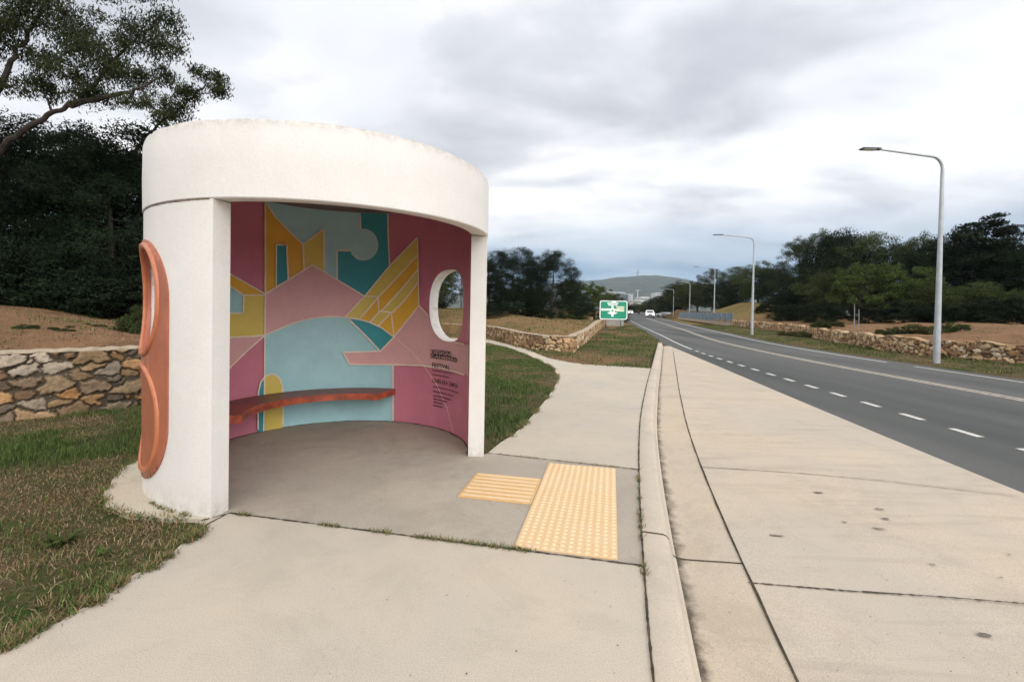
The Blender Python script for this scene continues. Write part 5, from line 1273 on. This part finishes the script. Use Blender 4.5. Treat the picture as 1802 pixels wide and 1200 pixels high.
# ------------------------------------------------------------------ cars
cw_ = flat('car_white', (.78, .78, .77), .3, 0, .03); cs_ = flat('car_silver', (.45, .46, .47), .3, .4, .05); gl_ = flat('car_glass', (.03, .04, .05), .1); ty_ = flat('tyre', (.02, .02, .02), .8); chm = flat('rim', (.4, .4, .42), .3, .6)
hlm = bpy.data.materials.new('headlight_lit'); hlm.use_nodes = True; hb_ = hlm.node_tree.nodes['Principled BSDF']; hb_.inputs['Base Color'].default_value = (.9, .9, .85, 1); hb_.inputs['Emission Color'].default_value = (1, .97, .88, 1); hb_.inputs['Emission Strength'].default_value = 6
def car(name, label, loc, rz, paint_, wd=1.85, hh=1.7, ln=4.6, lit=True, cat='car'):
    r = empty(name, loc, label, cat, rz=rz); bm = bmesh.new()
    prof = [(-ln/2, .35), (-ln/2, .85), (-ln/2+.15, .98), (-ln/2+1.05, 1.08), (-ln/2+1.75, hh-.06), (-ln/2+2.2, hh), (ln/2-.75, hh-.03), (ln/2-.12, 1.05), (ln/2, .9), (ln/2, .38), (ln/2-.2, .28), (-ln/2+.2, .28)]
    rows = []
    for sx in (-1, -.86, .86, 1):
        rows.append([bm.verts.new((sx*wd/2*(1 if z < 1.1 else .84 if abs(sx) == 1 else .90), y, z if abs(sx) < 1 else min(z, hh-.08)*1.0)) for y, z in prof])
    n = len(prof)
    for a, b in zip(rows, rows[1:]):
        for k in range(n): bm.faces.new((a[k], a[(k+1) % n], b[(k+1) % n], b[k])).smooth = False
    bm.faces.new(rows[0]); bm.faces.new(rows[-1][::-1]); bmesh.ops.recalc_face_normals(bm, faces=list(bm.faces)); bmobj('body', bm, paint_, r)
    bm = bmesh.new(); w2 = wd/2*.74; y0, z0, y1, z1 = -ln/2+1.12, 1.14, -ln/2+1.68, hh-.13
    f = bm.faces.new([bm.verts.new(v) for v in ((-w2, y0-.015, z0), (w2, y0-.015, z0), (w2*.92, y1-.015, z1), (-w2*.92, y1-.015, z1))]); bmobj('windscreen', bm, gl_, r)
    for s in (-1, 1):
        bm = bmesh.new(); X_ = s*(wd/2*.855+.012); bm.faces.new([bm.verts.new(v) for v in ((s*(wd/2*.90+.01), -ln/2+1.45, 1.12), (s*(wd/2*.90+.01), ln/2-.55, 1.12), (X_, ln/2-.95, hh-.2), (X_, -ln/2+1.9, hh-.2))]); bmobj('side_window', bm, gl_, r)
        bm = bmesh.new(); box(bm, (s*wd*.36, -ln/2-.01, .80), (.36, .06, .20), bev=.02); bmobj('headlight', bm, hlm if lit else gw, r)
        bm = bmesh.new(); box(bm, (s*(wd/2+.08), -ln/2+1.5, 1.08), (.18, .1, .14), bev=.02); bmobj('mirror', bm, paint_, r)
        for yy in (-ln/2+.85, ln/2-.85):
            bm = bmesh.new(); bmesh.ops.create_cone(bm, cap_ends=True, segments=20, radius1=.34, radius2=.34, depth=.23, matrix=Matrix.Translation((s*(wd/2-.10), yy, .34)) @ Matrix.Rotation(pi/2, 4, 'Y'))
            wh = bmobj('wheel', bm, ty_, r); bm = bmesh.new(); bmesh.ops.create_cone(bm, cap_ends=True, segments=16, radius1=.2, radius2=.2, depth=.24, matrix=Matrix.Translation((s*(wd/2-.095), yy, .34)) @ Matrix.Rotation(pi/2, 4, 'Y')); bmobj('rim', bm, chm, wh)
    bm = bmesh.new(); box(bm, (0, -ln/2-.005, .70), (wd*.42, .04, .20), bev=.01); box(bm, (0, -ln/2-.01, .42), (wd*.8, .05, .16), bev=.01); bmobj('grille', bm, gl_, r)
    return r
y_ = 106; x_ = float(CE(y_))+1.6; xx = D(1143.5, 550, y_).x
car('car', 'white car with lit headlights coming along the far end of the road', (xx, y_, -.13), -.24, cw_)
y_ = 118; car('parked_car', 'low silver car beside the road, right of the white car with headlights', (D(1170, 549, y_).x, y_, h1(D(1170, 549, y_).x, y_)), -1.1, cs_, 1.8, 1.4, 4.4, False)
y_ = 175; car('car', 'tiny far car with bright lights right beside the green road sign', (D(1109.5, 548, y_).x, y_, -.13), -.24, cw_, 1.8, 1.6, 4.4)

# ------------------------------------------------------------------ town, hill and tower far away
def bld_mat(name, c): return flat(name, c, .7, 0, .08)
bmW, bmG, bmC, bmT, bmN = bld_mat('render_white', (.55, .56, .57)), bld_mat('facade_grey', (.28, .31, .33)), bld_mat('facade_cream', (.48, .45, .38)), bld_mat('facade_glass', (.12, .19, .21)), bld_mat('window_dark', (.06, .08, .10))
def building(x0, x1, ytop, Y, depth, mat, nst, nwin, label, name='office_building', roof=None):
    a, b = D(x0, 548, Y).x, D(x1, 548, Y).x; zt = D((x0+x1)/2, ytop, Y).z; w_ = b-a
    r = empty(name, ((a+b)/2, Y+depth/2, 0), label, 'building'); bm = bmesh.new(); box(bm, (0, 0, zt/2-1), (w_, depth, zt+2)); bmobj('wall', bm, mat, r)
    if roof: bm = bmesh.new(); box(bm, (0, 0, zt+roof/2), (w_*1.03, depth*1.03, roof)); bmobj('roof', bm, bmW, r)
    bm = bmesh.new()
    for s in range(nst):
        zz = zt*(s+.62)/nst
        for q in range(nwin): box(bm, (-w_/2+w_*(q+.5)/nwin, -depth/2-.06, zz), (w_/nwin*.72, .3, zt/nst*.45))
    bmobj('windows', bm, bmN, r); return r
building(1068, 1083, 514.5, 1150, 30, bmG, 9, 5, 'grey office block partly hidden by the tree left of the sign', roof=1.2)
building(1086, 1099, 515.5, 1000, 25, bmG, 10, 5, 'grey office block with a pale roof above the green sign', roof=1.5)
building(1098.5, 1108, 518, 960, 25, bmT, 9, 6, 'dark glass office block above the right corner of the green sign', roof=.8)
building(1108.5, 1113.5, 517.5, 940, 20, bmW, 9, 2, 'narrow bright white tower block right of the dark glass block')
building(1114, 1127, 529.5, 800, 30, bmC, 3, 6, 'low cream building between the white block and the white roofed hall', roof=.6)
building(1127, 1142, 524.5, 860, 40, bmW, 4, 5, 'white roofed hall above the white car', roof=2)
building(1109, 1130, 534, 700, 25, bmC, 2, 7, 'lowest cream building at the end of the road', roof=.5)
building(1152, 1166.5, 516.5, 1050, 30, bmW, 8, 6, 'pale blue white office block right of the hall, above the dark trees', roof=1.5)
building(1167, 1177, 526.5, 980, 25, bmG, 4, 4, 'small grey block at the right end of the town', roof=.8)
bm = bmesh.new(); p_ = D(1121.5, 548, 900); zt = D(1121.5, 511, 900).z; tube(bm, [(0, 0, 0), (0, 0, zt)], [1.0, .6], 6); box(bm, (0, 0, zt), (9, .8, .8)); o = bmobj('crane', bm, bmW); o.location = (p_.x, 900, 0); tag(o, 'thin pale crane mast rising between the white block and the hall', 'crane')
for i, (px, Y, t_, w_) in enumerate([(1117, 640, 538, 3), (1133, 620, 536, 3), (1148, 600, 534, 3), (1162, 560, 531, 3), (1100, 580, 536, 3), (1176, 520, 532, 3), (1090, 560, 534, 3)]):
    plant('round' if i % 2 else 'dense', px, Y, t_, None, i, w_*.6, 'distant dark tree in the belt between the road end and the town', 'tree', 'trees in the far belt before the town')
# hill range
rl = [(-400, 520), (0, 528), (500, 522), (860, 515), (960, 503), (1000, 498), (1035, 496), (1060, 494), (1085, 489), (1110, 487), (1130, 486.2), (1152, 485.6), (1172, 488), (1190, 493), (1210, 500), (1235, 509), (1300, 518), (1500, 522), (1802, 524), (2400, 520)]
YH = 4200; rp = [D(px, py, YH) for px, py in rl]; fz = cinterp([p.x for p in rp], [p.z for p in rp])
hx = np.arange(max(rp[0].x, -6000), min(rp[-1].x, 6000), 45); ht = np.linspace(0, 1, 30); HXg, HT = np.meshgrid(hx, ht)
HY = YH-1300+HT*2600; prof_ = np.sin(pi*HT)**1.1
HZ = np.clip(fz(HXg), 20, 400)*prof_*(1+.0*HXg)+ (fbm(HXg/170, HY/170, 12, 4)-.5)*60*prof_*np.where(np.abs(HT-.5) < .02, .15, 1) - 3*(prof_ < .02)
HY = HY + (fbm(HXg/300, HT*3, 15)-.5)*200*(np.abs(HT-.5) > .02)
ix = np.arange(HXg.size).reshape(HXg.shape); Fh = np.stack([ix[:-1, :-1], ix[:-1, 1:], ix[1:, 1:], ix[1:, :-1]], -1).reshape(-1, 4)
m = Mat('hill_bush', 1, .1); co = m.coord('World')
kk_ = m.mix(m.ramp(m.noise(.012, 6, .7, co), [(.45, 0.0), (.62, 1.0)]), (.030, .040, .026), (.085, .090, .045)); kk_ = m.mix(1.0, kk_, m.ramp(m.noise(.06, 4, .75, co), [(.3, .6), (.7, 1.4)]), 'MULTIPLY'); m.col(kk_)
tag(link('hills', np_mesh('hills', np.stack([HXg.ravel(), HY.ravel(), HZ.ravel()], -1), Fh, 4, None, True), None, [m.m]), kind='structure')
tp_ = D(1122.5, 486, YH); zt = D(1122.5, 472.5, YH).z; bm = bmesh.new(); hh = zt-tp_.z
tube(bm, [(0, 0, -30), (0, 0, hh*.42), (0, 0, hh*.44), (0, 0, hh*.56), (0, 0, hh*.58), (0, 0, hh)], [9, 7, 15, 15, 6, 3], 12)
o = bmobj('telecom_tower', bm, bmG); o.location = (tp_.x, YH, tp_.z); tag(o, 'slender white telecommunication tower on top of the far hill', 'tower')
# ------------------------------------------------------------------ haze
HZD = .00011
bm = bmesh.new(); box(bm, (0, 2650, 239.2), (12400, 6700, 481)); hz_ = bmobj('haze', bm, []); hm = bpy.data.materials.new('haze_air'); hm.use_nodes = True; ht_ = hm.node_tree
for n in list(ht_.nodes): ht_.nodes.remove(n)
vo = ht_.nodes.new('ShaderNodeVolumePrincipled'); vo.inputs['Color'].default_value = (.72, .86, 1, 1); vo.inputs['Density'].default_value = HZD; vo.inputs['Anisotropy'].default_value = .3
oo = ht_.nodes.new('ShaderNodeOutputMaterial'); ht_.links.new(vo.outputs[0], oo.inputs['Volume']); hz_.data.materials.append(hm); tag(hz_, kind='stuff')
